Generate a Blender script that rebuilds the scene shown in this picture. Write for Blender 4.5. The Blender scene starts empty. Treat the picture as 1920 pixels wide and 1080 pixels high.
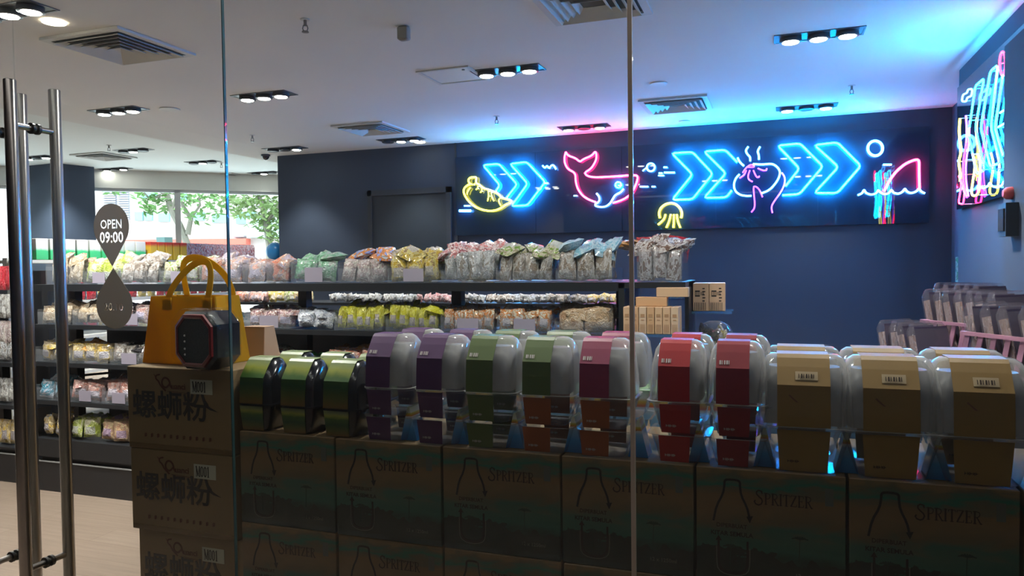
import bpy, bmesh, math, random
from mathutils import Vector, Matrix
sc = bpy.context.scene
rnd = random.Random(7)
# ---------------------------------------------------------------- camera
YAW, PITCH, ROLL, FPX, CAMZ = math.radians(19.65), math.radians(1.8), math.radians(0.74), 1400.0, 1.5
CAM = Vector((0, 0, CAMZ))
F0 = Vector((-math.sin(YAW), math.cos(YAW), 0)); R0 = Vector((math.cos(YAW), math.sin(YAW), 0))
FW = (F0*math.cos(PITCH) - Vector((0, 0, 1))*math.sin(PITCH)).normalized()
U0 = R0.cross(FW)
RT = R0*math.cos(ROLL) - U0*math.sin(ROLL)
UP = U0*math.cos(ROLL) + R0*math.sin(ROLL)
cd = bpy.data.cameras.new('camera'); cam = bpy.data.objects.new('camera', cd)
sc.collection.objects.link(cam); sc.camera = cam
cd.sensor_width = 36; cd.lens = 36*FPX/1920; cd.clip_start = 0.05; cd.clip_end = 200
M3 = Matrix((RT, UP, -FW)).transposed()
cam.matrix_world = Matrix.Translation(CAM) @ M3.to_4x4()
def ray(px, py):
    return FW*FPX + RT*(px-960) + UP*(540-py)
def onY(px, py, Y):
    d = ray(px, py); return CAM + d*(Y/d.y)
def onX(px, py, X):
    d = ray(px, py); return CAM + d*(X/d.x)
def onZ(px, py, Z):
    d = ray(px, py); return CAM + d*((Z-CAMZ)/d.z)
def XY(px, Y, py=520): return onY(px, py, Y).x
# ---------------------------------------------------------------- world, light, exposure
w = bpy.data.worlds.new('world'); sc.world = w; w.use_nodes = True
bg = w.node_tree.nodes['Background']; bg.inputs[0].default_value = (0.80, 0.93, 1.0, 1); bg.inputs[1].default_value = 3.6
sc.view_settings.view_transform = 'Standard'; sc.view_settings.look = 'None'
sc.view_settings.exposure = 0.6; sc.view_settings.gamma = 1.0; sc.view_settings.use_curve_mapping = False
cy = sc.cycles
cy.use_denoising = True
cy.max_bounces = 7; cy.diffuse_bounces = 3; cy.glossy_bounces = 3; cy.transmission_bounces = 4; cy.transparent_max_bounces = 32
cy.caustics_reflective = False; cy.caustics_refractive = False; cy.sample_clamp_indirect = 4.0
LAMP_W = 330.0      # watts of each recessed spotlight cluster
FRONT_W = 72.0
def add_light(name, kind, loc, energy, color=(1, 1, 1), rot=(0, 0, 0), size=0.1, size_y=None, spot=None):
    l = bpy.data.lights.new(name, kind); o = bpy.data.objects.new(name, l); sc.collection.objects.link(o)
    l.energy = energy; l.color = color; o.location = loc; o.rotation_euler = rot
    if kind == 'AREA':
        l.size = size
        if size_y: l.shape = 'RECTANGLE'; l.size_y = size_y
    elif kind == 'SUN': l.angle = 0.02
    else: l.shadow_soft_size = size
    if spot: l.spot_size = spot; l.spot_blend = 0.6
    return o
add_light('sun', 'SUN', (-20, 5, 20), 3.0, (1, 0.95, 0.88), (math.radians(50), 0, math.radians(-60)))
add_light('corridor_fill', 'AREA', (-1.2, 0.9, 2.9), 4.6, (1.0, 0.95, 0.88), (0, 0, 0), 3.2, 0.4)  # added fill light, unseen, softly brightens the fronts behind the glass
# ---------------------------------------------------------------- materials
MATS = {}
def nodes(name):
    m = bpy.data.materials.new(name); m.use_nodes = True
    nt = m.node_tree; return m, nt, nt.nodes, nt.links, nt.nodes['Principled BSDF']
def pm(name, col, rough=0.5, metal=0.0, var=0.12, scale=12, bump=0.0, coat=0.0, emit=None, es=1.0, coord='Object'):
    if name in MATS: return MATS[name]
    m, nt, N, L, P = nodes(name)
    P.inputs['Roughness'].default_value = rough; P.inputs['Metallic'].default_value = metal
    P.inputs['Coat Weight'].default_value = coat; P.inputs['Coat Roughness'].default_value = 0.1
    tc = N.new('ShaderNodeTexCoord'); nz = N.new('ShaderNodeTexNoise'); nz.inputs['Scale'].default_value = scale
    nz.inputs['Detail'].default_value = 4
    L.new(tc.outputs[coord], nz.inputs['Vector'])
    mx = N.new('ShaderNodeMix'); mx.data_type = 'RGBA'
    mx.inputs[6].default_value = tuple(max(0, c*(1-var)) for c in col)+(1,)
    mx.inputs[7].default_value = tuple(min(1, c*(1+var)) for c in col)+(1,)
    L.new(nz.outputs['Fac'], mx.inputs[0]); L.new(mx.outputs[2], P.inputs['Base Color'])
    if bump:
        b = N.new('ShaderNodeBump'); b.inputs['Strength'].default_value = bump; b.inputs['Distance'].default_value = 0.01
        L.new(nz.outputs['Fac'], b.inputs['Height']); L.new(b.outputs[0], P.inputs['Normal'])
    if emit:
        P.inputs['Emission Color'].default_value = tuple(emit)+(1,); P.inputs['Emission Strength'].default_value = es
    MATS[name] = m; return m
def clear(name, tint=(1, 1, 1), haze=0.0, hazecol=(0.8, 0.8, 0.85), rough=0.06, ior=1.45, bump=0.0, edge=0.0):
    m = bpy.data.materials.new(name); m.use_nodes = True; nt = m.node_tree; N = nt.nodes; L = nt.links; N.clear()
    out = N.new('ShaderNodeOutputMaterial'); tr = N.new('ShaderNodeBsdfTransparent'); tr.inputs[0].default_value = tuple(tint)+(1,)
    gl = N.new('ShaderNodeBsdfGlossy'); gl.inputs['Roughness'].default_value = rough
    lw = N.new('ShaderNodeLayerWeight'); lw.inputs[0].default_value = 0.5
    pw = N.new('ShaderNodeMath'); pw.operation = 'POWER'; pw.inputs[1].default_value = 5.0; L.new(lw.outputs['Facing'], pw.inputs[0])
    f0 = ((ior-1)/(ior+1))**2
    fr = N.new('ShaderNodeMath'); fr.operation = 'MULTIPLY_ADD'; fr.inputs[1].default_value = 1-f0; fr.inputs[2].default_value = f0; L.new(pw.outputs[0], fr.inputs[0])
    mx = N.new('ShaderNodeMixShader')
    geo = N.new('ShaderNodeNewGeometry')
    L.new(fr.outputs[0], mx.inputs[0]); L.new(gl.outputs[0], mx.inputs[2])
    if bump:
        nz = N.new('ShaderNodeTexNoise'); nz.inputs['Scale'].default_value = 18; nz.inputs['Detail'].default_value = 3
        tc = N.new('ShaderNodeTexCoord'); L.new(tc.outputs['Object'], nz.inputs['Vector'])
        b = N.new('ShaderNodeBump'); b.inputs['Strength'].default_value = bump; b.inputs['Distance'].default_value = 0.02
        L.new(nz.outputs['Fac'], b.inputs['Height']); L.new(b.outputs[0], gl.inputs['Normal'])
    if haze:
        df = N.new('ShaderNodeBsdfDiffuse'); df.inputs[0].default_value = tuple(hazecol)+(1,)
        m2 = N.new('ShaderNodeMixShader'); m2.inputs[0].default_value = haze
        if edge:   # whitish highlight painted towards the rims, giving the plastic a thicker look
            p2 = N.new('ShaderNodeMath'); p2.operation = 'POWER'; p2.inputs[1].default_value = 2.5; L.new(lw.outputs['Facing'], p2.inputs[0])
            a2 = N.new('ShaderNodeMath'); a2.operation = 'MULTIPLY_ADD'; a2.inputs[1].default_value = edge; a2.inputs[2].default_value = haze; L.new(p2.outputs[0], a2.inputs[0]); L.new(a2.outputs[0], m2.inputs[0])
        L.new(tr.outputs[0], m2.inputs[1]); L.new(df.outputs[0], m2.inputs[2]); L.new(m2.outputs[0], mx.inputs[1])
    else: L.new(tr.outputs[0], mx.inputs[1])
    L.new(mx.outputs[0], out.inputs[0]); MATS[name] = m; return m
def neon(name, col, s):
    if name in MATS: return MATS[name]
    m, nt, N, L, P = nodes(name)
    P.inputs['Base Color'].default_value = (0.5, 0.5, 0.5, 1)
    P.inputs['Emission Color'].default_value = tuple(col)+(1,); P.inputs['Emission Strength'].default_value = s
    MATS[name] = m; return m
def ramp(N, L, fac, stops, const=False):
    r = N.new('ShaderNodeValToRGB'); cr = r.color_ramp
    if const: cr.interpolation = 'CONSTANT'
    while len(cr.elements) > 1: cr.elements.remove(cr.elements[-1])
    cr.elements[0].position = stops[0][0]; cr.elements[0].color = tuple(stops[0][1])+(1,)
    for p, c in stops[1:]:
        e = cr.elements.new(p); e.color = tuple(c)+(1,)
    if fac is not None: L.new(fac, r.inputs[0])
    return r
def packmat(name, cols, scale=3.0, rough=0.22, label=None):
    """printed crinkly film: blotches of 3 colours, random offset per packet, wrinkles"""
    if name in MATS: return MATS[name]
    m, nt, N, L, P = nodes(name)
    tc = N.new('ShaderNodeTexCoord'); oi = N.new('ShaderNodeObjectInfo')
    cb = N.new('ShaderNodeVectorMath'); cb.operation = 'SCALE'; cb.inputs[3].default_value = 9
    cx = N.new('ShaderNodeCombineXYZ')
    for k in range(3): L.new(oi.outputs['Random'], cx.inputs[k])
    L.new(cx.outputs[0], cb.inputs[0])
    ad = N.new('ShaderNodeVectorMath'); ad.operation = 'ADD'
    L.new(tc.outputs['Generated'], ad.inputs[0]); L.new(cb.outputs[0], ad.inputs[1])
    nz = N.new('ShaderNodeTexNoise'); nz.inputs['Scale'].default_value = scale; nz.inputs['Detail'].default_value = 2
    nz.inputs['Distortion'].default_value = 0.6
    L.new(ad.outputs[0], nz.inputs['Vector'])
    c = cols
    r = ramp(N, L, nz.outputs['Fac'], [(0.0, c[0]), (0.44, c[0]), (0.47, c[1]), (0.56, c[1]), (0.6, c[2])])
    colout = r.outputs[0]
    if label:
        sp = N.new('ShaderNodeSeparateXYZ'); L.new(tc.outputs['Generated'], sp.inputs[0])
        def band(i, a, b):
            g = N.new('ShaderNodeMath'); g.operation = 'GREATER_THAN'; g.inputs[1].default_value = a; L.new(sp.outputs[i], g.inputs[0])
            l = N.new('ShaderNodeMath'); l.operation = 'LESS_THAN'; l.inputs[1].default_value = b; L.new(sp.outputs[i], l.inputs[0])
            q = N.new('ShaderNodeMath'); q.operation = 'MULTIPLY'; L.new(g.outputs[0], q.inputs[0]); L.new(l.outputs[0], q.inputs[1]); return q
        a = band(0, 0.22, 0.78); b = band(2, 0.18, 0.55)
        q = N.new('ShaderNodeMath'); q.operation = 'MULTIPLY'; L.new(a.outputs[0], q.inputs[0]); L.new(b.outputs[0], q.inputs[1])
        mx = N.new('ShaderNodeMix'); mx.data_type = 'RGBA'; L.new(q.outputs[0], mx.inputs[0])
        L.new(colout, mx.inputs[6]); mx.inputs[7].default_value = tuple(label)+(1,); colout = mx.outputs[2]
    L.new(colout, P.inputs['Base Color'])
    P.inputs['Roughness'].default_value = rough; P.inputs['Coat Weight'].default_value = 0.6; P.inputs['Coat Roughness'].default_value = 0.08
    wz = N.new('ShaderNodeTexNoise'); wz.inputs['Scale'].default_value = 7; wz.inputs['Detail'].default_value = 3; wz.inputs['Distortion'].default_value = 1.5
    L.new(ad.outputs[0], wz.inputs['Vector'])
    b = N.new('ShaderNodeBump'); b.inputs['Strength'].default_value = 0.9; b.inputs['Distance'].default_value = 0.02
    L.new(wz.outputs['Fac'], b.inputs['Height']); L.new(b.outputs[0], P.inputs['Normal'])
    MATS[name] = m; return m
# ---------------------------------------------------------------- mesh helpers
C = sc.collection
ORD = 'first second third fourth fifth sixth seventh eighth ninth tenth eleventh twelfth thirteenth fourteenth fifteenth sixteenth seventeenth eighteenth nineteenth twentieth'.split()
def ordn(i):
    return ORD[i] if i < 20 else (['twenty', 'thirty', 'forty', 'fifty'][(i+1)//10-2]+'-'+ORD[(i+1) % 10-1] if (i+1) % 10 else ['twentieth', 'thirtieth', 'fortieth', 'fiftieth', 'sixtieth'][(i+1)//10-2])
def lab16(base, *adds):
    for a in adds:
        if len((base+a).replace(',', '').split()) <= 16: return base+a
    return base
class MB:
    def __init__(s): s.v = []; s.f = []
    def add(s, vs, fs):
        n = len(s.v); s.v += [tuple(v) for v in vs]; s.f += [tuple(i+n for i in f) for f in fs]; return s
    def box(s, x0, x1, y0, y1, z0, z1):
        return s.add([(x0,y0,z0),(x1,y0,z0),(x1,y1,z0),(x0,y1,z0),(x0,y0,z1),(x1,y0,z1),(x1,y1,z1),(x0,y1,z1)],
                     [(0,3,2,1),(4,5,6,7),(0,1,5,4),(1,2,6,5),(2,3,7,6),(3,0,4,7)])
    def bbox(s, x0, x1, y0, y1, z0, z1, b=0.004):   # box with bevelled vertical + top edges via loft
        hw, hd, cx, cyy = (x1-x0)/2, (y1-y0)/2, (x0+x1)/2, (y0+y1)/2
        return s.loft([(z0, hw-b, hd-b, b), (z0+b, hw, hd, b), (z1-b, hw, hd, b), (z1, hw-b, hd-b, b)], cx, cyy, 2)
    def loft(s, rings, cx=0, cyy=0, seg=4, cap=(True, True)):
        allr = []
        for rg in rings:
            z, hw, hd, r = rg[:4]; oy = rg[4] if len(rg) > 4 else 0
            r = max(min(r, hw*0.99, hd*0.99), 1e-5); pts = []
            for (sx, sy, a0) in ((1,1,0),(-1,1,90),(-1,-1,180),(1,-1,270)):
                for k in range(seg+1):
                    a = math.radians(a0+90*k/seg)
                    pts.append((cx+sx*(hw-r)+r*math.cos(a), cyy+oy+sy*(hd-r)+r*math.sin(a), z))
            allr.append(pts)
        n = len(allr[0]); vs = [p for q in allr for p in q]; fs = []
        for i in range(len(allr)-1):
            for k in range(n):
                a = i*n+k; b = i*n+(k+1) % n; fs.append((a, b, b+n, a+n))
        if cap[0]: fs.append(tuple(range(n-1, -1, -1)))
        if cap[1]: fs.append(tuple((len(allr)-1)*n+k for k in range(n)))
        return s.add(vs, fs)
    def tube(s, pts, r, seg=6, closed=False):
        pts = [Vector(p) for p in pts]; n = len(pts); rings = []
        for i, p in enumerate(pts):
            if closed: d = pts[(i+1) % n]-pts[i-1]
            else: d = pts[min(i+1, n-1)]-pts[max(i-1, 0)]
            if d.length < 1e-9: d = Vector((0, 0, 1))
            d.normalize(); a = Vector((0, 0, 1)) if abs(d.z) < 0.9 else Vector((0, 1, 0))
            u = d.cross(a).normalized(); v = d.cross(u).normalized()
            rr = r[i] if isinstance(r, (list, tuple)) else r
            rings.append([p+u*rr*math.cos(2*math.pi*k/seg)+v*rr*math.sin(2*math.pi*k/seg) for k in range(seg)])
        for i in range(1, n):    # untwist
            best = min(range(seg), key=lambda q: sum((rings[i][(k+q) % seg]-rings[i-1][k]).length for k in range(seg)))
            rings[i] = rings[i][best:]+rings[i][:best]
        vs = [p for q in rings for p in q]; fs = []
        for i in range(n if closed else n-1):
            j = (i+1) % n; off = 0
            if closed and j == 0:
                off = min(range(seg), key=lambda q: sum((rings[0][(k+q) % seg]-rings[-1][k]).length for k in range(seg)))
            for k in range(seg):
                fs.append((i*seg+k, i*seg+(k+1) % seg, j*seg+(k+1+off) % seg, j*seg+(k+off) % seg))
        if not closed:
            fs.append(tuple(range(seg-1, -1, -1))); fs.append(tuple((n-1)*seg+k for k in range(seg)))
        return s.add(vs, fs)
    def lathe(s, prof, seg=24, cx=0, cyy=0):
        n = len(prof); vs = []
        for k in range(seg):
            a = 2*math.pi*k/seg
            for (r, z) in prof: vs.append((cx+r*math.cos(a), cyy+r*math.sin(a), z))
        fs = []
        for k in range(seg):
            for i in range(n-1):
                a = k*n+i; b = ((k+1) % seg)*n+i; fs.append((a, b, b+1, a+1))
        fs.append(tuple(k*n for k in range(seg-1, -1, -1))); fs.append(tuple(k*n+n-1 for k in range(seg)))
        return s.add(vs, fs)
    def extr(s, poly, y0, y1):   # polygon in xz extruded along y
        n = len(poly)
        vs = [(p[0], y0, p[1]) for p in poly]+[(p[0], y1, p[1]) for p in poly]
        fs = [tuple(range(n)), tuple(range(2*n-1, n-1, -1))]+[(k, k+n, (k+1) % n+n, (k+1) % n) for k in range(n)]
        return s.add(vs, fs)
    def vprism(s, poly, z0, z1):  # polygon in xy extruded along z
        n = len(poly)
        vs = [(p[0], p[1], z0) for p in poly]+[(p[0], p[1], z1) for p in poly]
        fs = [tuple(range(n-1, -1, -1)), tuple(range(n, 2*n))]+[(k, (k+1) % n, (k+1) % n+n, k+n) for k in range(n)]
        return s.add(vs, fs)
    def sheet(s, prof, x0, x1, t=0.0012):  # profile (y,z) swept along x, with thickness
        n = len(prof); inn = []
        for i, p in enumerate(prof):
            a = prof[max(i-1, 0)]; b = prof[min(i+1, n-1)]; d = Vector((b[0]-a[0], b[1]-a[1])).normalized()
            inn.append((p[0]+d.y*t, p[1]-d.x*t))
        loop = list(prof)+inn[::-1]; m = len(loop)
        vs = [(x0, p[0], p[1]) for p in loop]+[(x1, p[0], p[1]) for p in loop]
        fs = [(k, (k+1) % m, (k+1) % m+m, k+m) for k in range(m)]
        for k in range(n-1):
            fs.append((k, m-1-k, m-2-k, k+1)); fs.append((k+m, k+1+m, m-2-k+m, m-1-k+m))
        return s.add(vs, fs)
    def build(s, name, mat, parent=None, smooth=False, loc=None):
        me = bpy.data.meshes.new(name); me.from_pydata(s.v, [], s.f); me.validate()
        bm = bmesh.new(); bm.from_mesh(me); bmesh.ops.recalc_face_normals(bm, faces=bm.faces); bm.to_mesh(me); bm.free(); me.update()
        if smooth:
            for p in me.polygons: p.use_smooth = True
            try: me.set_sharp_from_angle(angle=math.radians(38))
            except Exception: pass
        me.materials.append(mat)
        o = bpy.data.objects.new(name, me); C.objects.link(o)
        if parent: o.parent = parent
        if loc: o.location = loc
        return o
def tag(o, label, cat, group=None, kind=None):
    o['label'] = label; o['category'] = cat
    if group: o['group'] = group
    if kind: o['kind'] = kind
    return o
def thing(name, label, cat, loc=(0, 0, 0), rz=0, group=None):
    o = bpy.data.objects.new(name, None); C.objects.link(o); o.location = loc; o.rotation_euler = (0, 0, rz)
    o.empty_display_size = 0.05
    return tag(o, label, cat, group)
def struct(name, mb, mat, label=None, cat=None, parent=None, smooth=False):
    o = mb.build(name, mat, parent, smooth)
    if not parent:
        o['kind'] = 'structure'
        if label: o['label'] = label
        if cat: o['category'] = cat
    return o
def dup(root, loc=None, rot=None, label=None, group=None):
    r = root.copy(); C.objects.link(r)
    if loc is not None: r.location = loc
    if rot is not None: r.rotation_euler = rot
    if label: r['label'] = label
    if group: r['group'] = group
    for ch in list(root.children):
        c = ch.copy(); C.objects.link(c); c.parent = r
        for g in list(ch.children):
            d = g.copy(); C.objects.link(d); d.parent = c
    return r
TXT = {}
def textmesh(body, size, bold=0.0):
    k = (body, size, bold)
    if k in TXT: return TXT[k]
    cu = bpy.data.curves.new('lettering', 'FONT'); cu.body = body; cu.size = size; cu.offset = bold; cu.extrude = 0.0004
    cu.resolution_u = 2; cu.align_x = 'CENTER'; cu.align_y = 'CENTER'
    o = bpy.data.objects.new('lettering', cu); C.objects.link(o)
    bpy.context.view_layer.update()
    me = bpy.data.meshes.new_from_object(o.evaluated_get(bpy.context.evaluated_depsgraph_get()))
    bpy.data.objects.remove(o); bpy.data.curves.remove(cu); TXT[k] = me; return me
def text(name, body, size, mat, parent, loc, sx=1, sz=1, bold=0.0, rot=(math.pi/2, 0, 0)):
    me = textmesh(body, size, bold).copy(); me.materials.clear(); me.materials.append(mat)
    o = bpy.data.objects.new(name, me); C.objects.link(o); o.parent = parent; o.location = loc
    o.rotation_euler = rot; o.scale = (sx, sz, 1); return o
# hand-drawn serif capitals, polyline strokes (unit height) -> thin raised quads facing -y
SER = {
 'S': (0.62, [([(0.50,0.80),(0.42,0.94),(0.26,0.98),(0.12,0.88),(0.12,0.72),(0.28,0.56),(0.46,0.42),(0.52,0.26),(0.44,0.08),(0.26,0.0),(0.06,0.06),(-0.04,0.2),(0.02,0.3)], 0.085), ([(0.5,0.76),(0.5,0.98)], 0.03)]),
 'P': (0.60, [([(0.14,0),(0.14,1)],0.13), ([(0.02,0.015),(0.28,0.015)],0.04), ([(0.0,0.985),(0.3,0.985),(0.5,0.92),(0.54,0.74),(0.46,0.56),(0.3,0.5),(0.16,0.5)],0.06)]),
 'R': (0.68, [([(0.14,0),(0.14,1)],0.13), ([(0.02,0.015),(0.28,0.015)],0.04), ([(0.0,0.985),(0.3,0.985),(0.5,0.92),(0.54,0.74),(0.46,0.58),(0.3,0.52),(0.16,0.52)],0.06), ([(0.3,0.52),(0.6,0.0),(0.68,0.015)],0.10)]),
 'I': (0.32, [([(0.15,0),(0.15,1)],0.13), ([(0.02,0.015),(0.28,0.015)],0.04), ([(0.02,0.985),(0.28,0.985)],0.04)]),
 'T': (0.62, [([(0.3,0),(0.3,1)],0.13), ([(0.16,0.015),(0.44,0.015)],0.04), ([(0.02,0.82),(0.03,0.97),(0.57,0.97),(0.58,0.82)],0.05)]),
 'Z': (0.62, [([(0.05,0.82),(0.06,0.97),(0.54,0.97)],0.05), ([(0.52,0.97),(0.06,0.03)],0.12), ([(0.06,0.03),(0.56,0.03),(0.58,0.2)],0.05)]),
 'E': (0.60, [([(0.14,0),(0.14,1)],0.13), ([(0.02,0.97),(0.5,0.97),(0.52,0.8)],0.05), ([(0.02,0.03),(0.52,0.03),(0.54,0.22)],0.05), ([(0.14,0.52),(0.4,0.52)],0.05), ([(0.4,0.42),(0.4,0.62)],0.04)]),
 'M': (0.66, [([(0.08,0),(0.08,1)],0.05), ([(0.06,1),(0.32,0.08)],0.11), ([(0.32,0.08),(0.56,1)],0.04), ([(0.56,0),(0.56,1)],0.11), ([(0,0.015),(0.17,0.015)],0.04), ([(0.44,0.015),(0.67,0.015)],0.04)]),
 '0': (0.44, [([(0.2,0.98),(0.07,0.85),(0.05,0.5),(0.07,0.15),(0.2,0.02),(0.33,0.15),(0.35,0.5),(0.33,0.85),(0.2,0.98)],0.08)]),
 '1': (0.34, [([(0.16,0),(0.16,1)],0.10), ([(0.16,0.98),(0.04,0.86)],0.04), ([(0.04,0.015),(0.28,0.015)],0.04)]),
}
def stroke(mb, pts, wdt, y=0.0, t=0.0008):
    for i in range(len(pts)-1):
        a = Vector(pts[i]); b = Vector(pts[i+1]); d = b-a
        if d.length < 1e-9: continue
        d.normalize(); n = Vector((-d.y, d.x))*wdt/2; a2 = a-d*wdt*0.25; b2 = b+d*wdt*0.25
        mb.extr([tuple(a2-n), tuple(b2-n), tuple(b2+n), tuple(a2+n)], y-t, y)
def serif(mb, s, x, z, h, sx=1.0, first=1.0, y=0.0):
    for i, ch in enumerate(s):
        k = first if i == 0 else 1.0
        adv, st = SER[ch]
        for pts, wd in st:
            stroke(mb, [(x+p[0]*h*sx*k, z+p[1]*h*k-(k-1)*h*0.3) for p in pts], wd*h*k, y)
        x += adv*h*sx*k+0.04*h
    return x
# ================================================================ SETTING
H = 3.0
m_ceil = pm('ceiling_paint', (0.76, 0.74, 0.715), 0.9, var=0.03, scale=2)
m_ceil2 = pm('far_ceiling_paint', (0.82, 0.84, 0.83), 0.9, var=0.03, scale=2)
m_dark = pm('charcoal_wall_paint', (0.040, 0.060, 0.100), 0.75, var=0.12, scale=1.5)
m_dark2 = pm('charcoal_door_paint', (0.022, 0.032, 0.045), 0.5, var=0.1)
m_corr = pm('corridor_plaster', (0.30, 0.27, 0.24), 0.9)
def woodfloor():
    m, nt, N, L, P = nodes('oak_vinyl_floor')
    tc = N.new('ShaderNodeTexCoord'); mp = N.new('ShaderNodeMapping'); L.new(tc.outputs['Object'], mp.inputs[0])
    br = N.new('ShaderNodeTexBrick'); br.inputs['Scale'].default_value = 1.0
    br.inputs['Brick Width'].default_value = 1.2; br.inputs['Row Height'].default_value = 0.18; br.inputs['Mortar Size'].default_value = 0.002
    br.inputs['Color1'].default_value = (0.31, 0.235, 0.185, 1); br.inputs['Color2'].default_value = (0.27, 0.20, 0.155, 1); br.inputs['Mortar'].default_value = (0.2, 0.14, 0.1, 1)
    L.new(mp.outputs[0], br.inputs['Vector'])
    m2 = N.new('ShaderNodeMapping'); m2.inputs['Scale'].default_value = (1.5, 22, 1); L.new(tc.outputs['Object'], m2.inputs[0])
    nz = N.new('ShaderNodeTexNoise'); nz.inputs['Scale'].default_value = 2; nz.inputs['Detail'].default_value = 5; L.new(m2.outputs[0], nz.inputs['Vector'])
    mx = N.new('ShaderNodeMix'); mx.data_type = 'RGBA'; mx.blend_type = 'MULTIPLY'; mx.inputs[0].default_value = 0.7
    rr = ramp(N, L, nz.outputs['Fac'], [(0.3, (0.7, 0.7, 0.7)), (0.7, (1, 1, 1))])
    L.new(br.outputs[0], mx.inputs[6]); L.new(rr.outputs[0], mx.inputs[7]); L.new(mx.outputs[2], P.inputs['Base Color'])
    P.inputs['Roughness'].default_value = 0.45; return m
m_floor = woodfloor()
GY = 1.87; BY = 8.46; RX = 1.36
# window wall line in the far room
WA = Vector((-8.4, 11.45)); WB = Vector((-10.66, 9.37)); wd_ = (WA-WB).normalized(); wn_ = Vector((-wd_.y, wd_.x))
def WL(s, o=0.0): p = WB+wd_*s+wn_*o; return (p.x, p.y)
sR = (-6.2-WB.x)/wd_.x; sL = -4.5
struct('floor', MB().vprism([(2.2, -4), (2.2, 9), (-6.2, 14), WL(sR+.5), WL(sL-3), (-16, -4)], -0.06, 0), m_floor)
EX = -6.75
struct('ceiling', MB().box(EX, 2.2, GY-0.1, BY+6, H, H+0.30), m_ceil)
struct('ceiling', MB().vprism([(EX, GY-0.1), (EX, 13.4), WL(-4), (-13.7, GY-0.1)][::-1], H+0.16, H+0.22), m_ceil2)
struct('ceiling', MB().box(-6.9, EX, GY-0.1, 13.5, H+0.221, H+0.30), m_ceil2)
struct('ceiling', MB().box(-14, 2.2, -4, GY-0.101, H-0.02, H+0.22), m_corr)
struct('wall_back', MB().box(-6.2, 1.75, BY, BY+0.15, 0, H), m_dark)
struct('wall_back', MB().box(-6.35, -6.2, BY, 14.5, 0, H+0.16), m_dark)
struct('wall_right', MB().box(RX, RX+0.75, GY, 6.86, 0, H), m_dark)
struct('wall_right', MB().box(1.62, 1.9, 6.86, BY, 0, H), m_dark)
struct('wall_right', MB().box(1.21, RX, GY+0.1, onX(1885, 400, 1.22).y, 0, H-0.30), m_dark)
struct('wall_left', MB().box(-14.2, -14.0, -4, 6.5, 0, H+0.2), m_ceil2)
struct('wall_front', MB().box(-14.2, -4.2, GY-0.1, GY, 0, H+0.2), m_corr)
struct('wall_front', MB().box(1.9, 2.2, -4, GY+0.1, 0, H), m_corr)
struct('wall_front', MB().box(-14.2, 2.2, -4.1, -3.9, 0, H), m_corr)
struct('wall_left', MB().box(-6.2, -6.0, -4, GY-0.1, 0, H), m_corr)
# dark column of the far room
def pt(px, z):
    d = ray(px, 500); d = d/(d.dot(FW)); return (CAM.x+d.x*z, CAM.y+d.y*z)
cp = [pt(182, 12.1), pt(110, 11.6), pt(50, 11.9), pt(90, 12.9)]
tag(struct('column', MB().vprism(cp, 0, H+0.16), m_dark), 'dark grey painted column beside the far bright window', 'column')
# far window: lintel, frames, panes
m_lint = pm('lintel_paint', (0.75, 0.76, 0.72), 0.8, var=0.03)
m_frame = pm('aluminium_frame', (0.55, 0.57, 0.58), 0.4, 0.5, var=0.03)
m_pane = clear('window_pane', (0.97, 1, 0.99), ior=1.3)
struct('trim_1', MB().vprism([WL(sL-3, -.05), WL(sR+.6, -.05), WL(sR+.6, .12), WL(sL-3, .12)], 2.86, H+0.17), m_lint)
struct('wall_far', MB().vprism([WL(sL-3, 0), WL(sR+.6, 0), WL(sR+.6, .12), WL(sL-3, .12)], 0, 0.5), m_lint)
k = 0; s_ = sL-3
while s_ < sR+.4:
    k += 1; e_ = min(s_+1.75, sR+.5)
    root = MB(); 
    for a, b in ((s_, s_+.045), (e_-.045, e_)): root.vprism([WL(a, 0), WL(b, 0), WL(b, .06), WL(a, .06)], 0.5, 2.86)
    for z in (0.5, 2.81): root.vprism([WL(s_, 0), WL(e_, 0), WL(e_, .06), WL(s_, .06)], z, z+.05)
    fr = struct('window_%d' % k, root, m_frame)
    MB().vprism([WL(s_+.04, .025), WL(e_-.04, .025), WL(e_-.04, .031), WL(s_+.04, .031)], 0.54, 2.82).build('pane', m_pane, fr)
    s_ = e_
# back-room door in the dark wall
zt = onY(775, 357, BY).z; dl, dr = XY(693, BY, 400), XY(848, BY, 400)
struct('door_1', MB().box(dl+.05, dr-.05, BY-0.03, BY-0.002, 0.01, zt-0.05), m_dark2)
fb = MB().box(dl, dl+.06, BY-.05, BY-.001, 0, zt+.02).box(dr-.06, dr, BY-.05, BY-.001, 0, zt+.02).box(dl, dr, BY-.05, BY-.001, zt-.05, zt+.02)
struct('trim_2', fb, pm('door_frame_paint', (0.035, 0.045, 0.06), 0.5))
struct('trim_3', MB().box(XY(855, BY, 400), XY(858, BY, 400), BY-.012, BY, 0, H), m_dark2)
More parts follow.
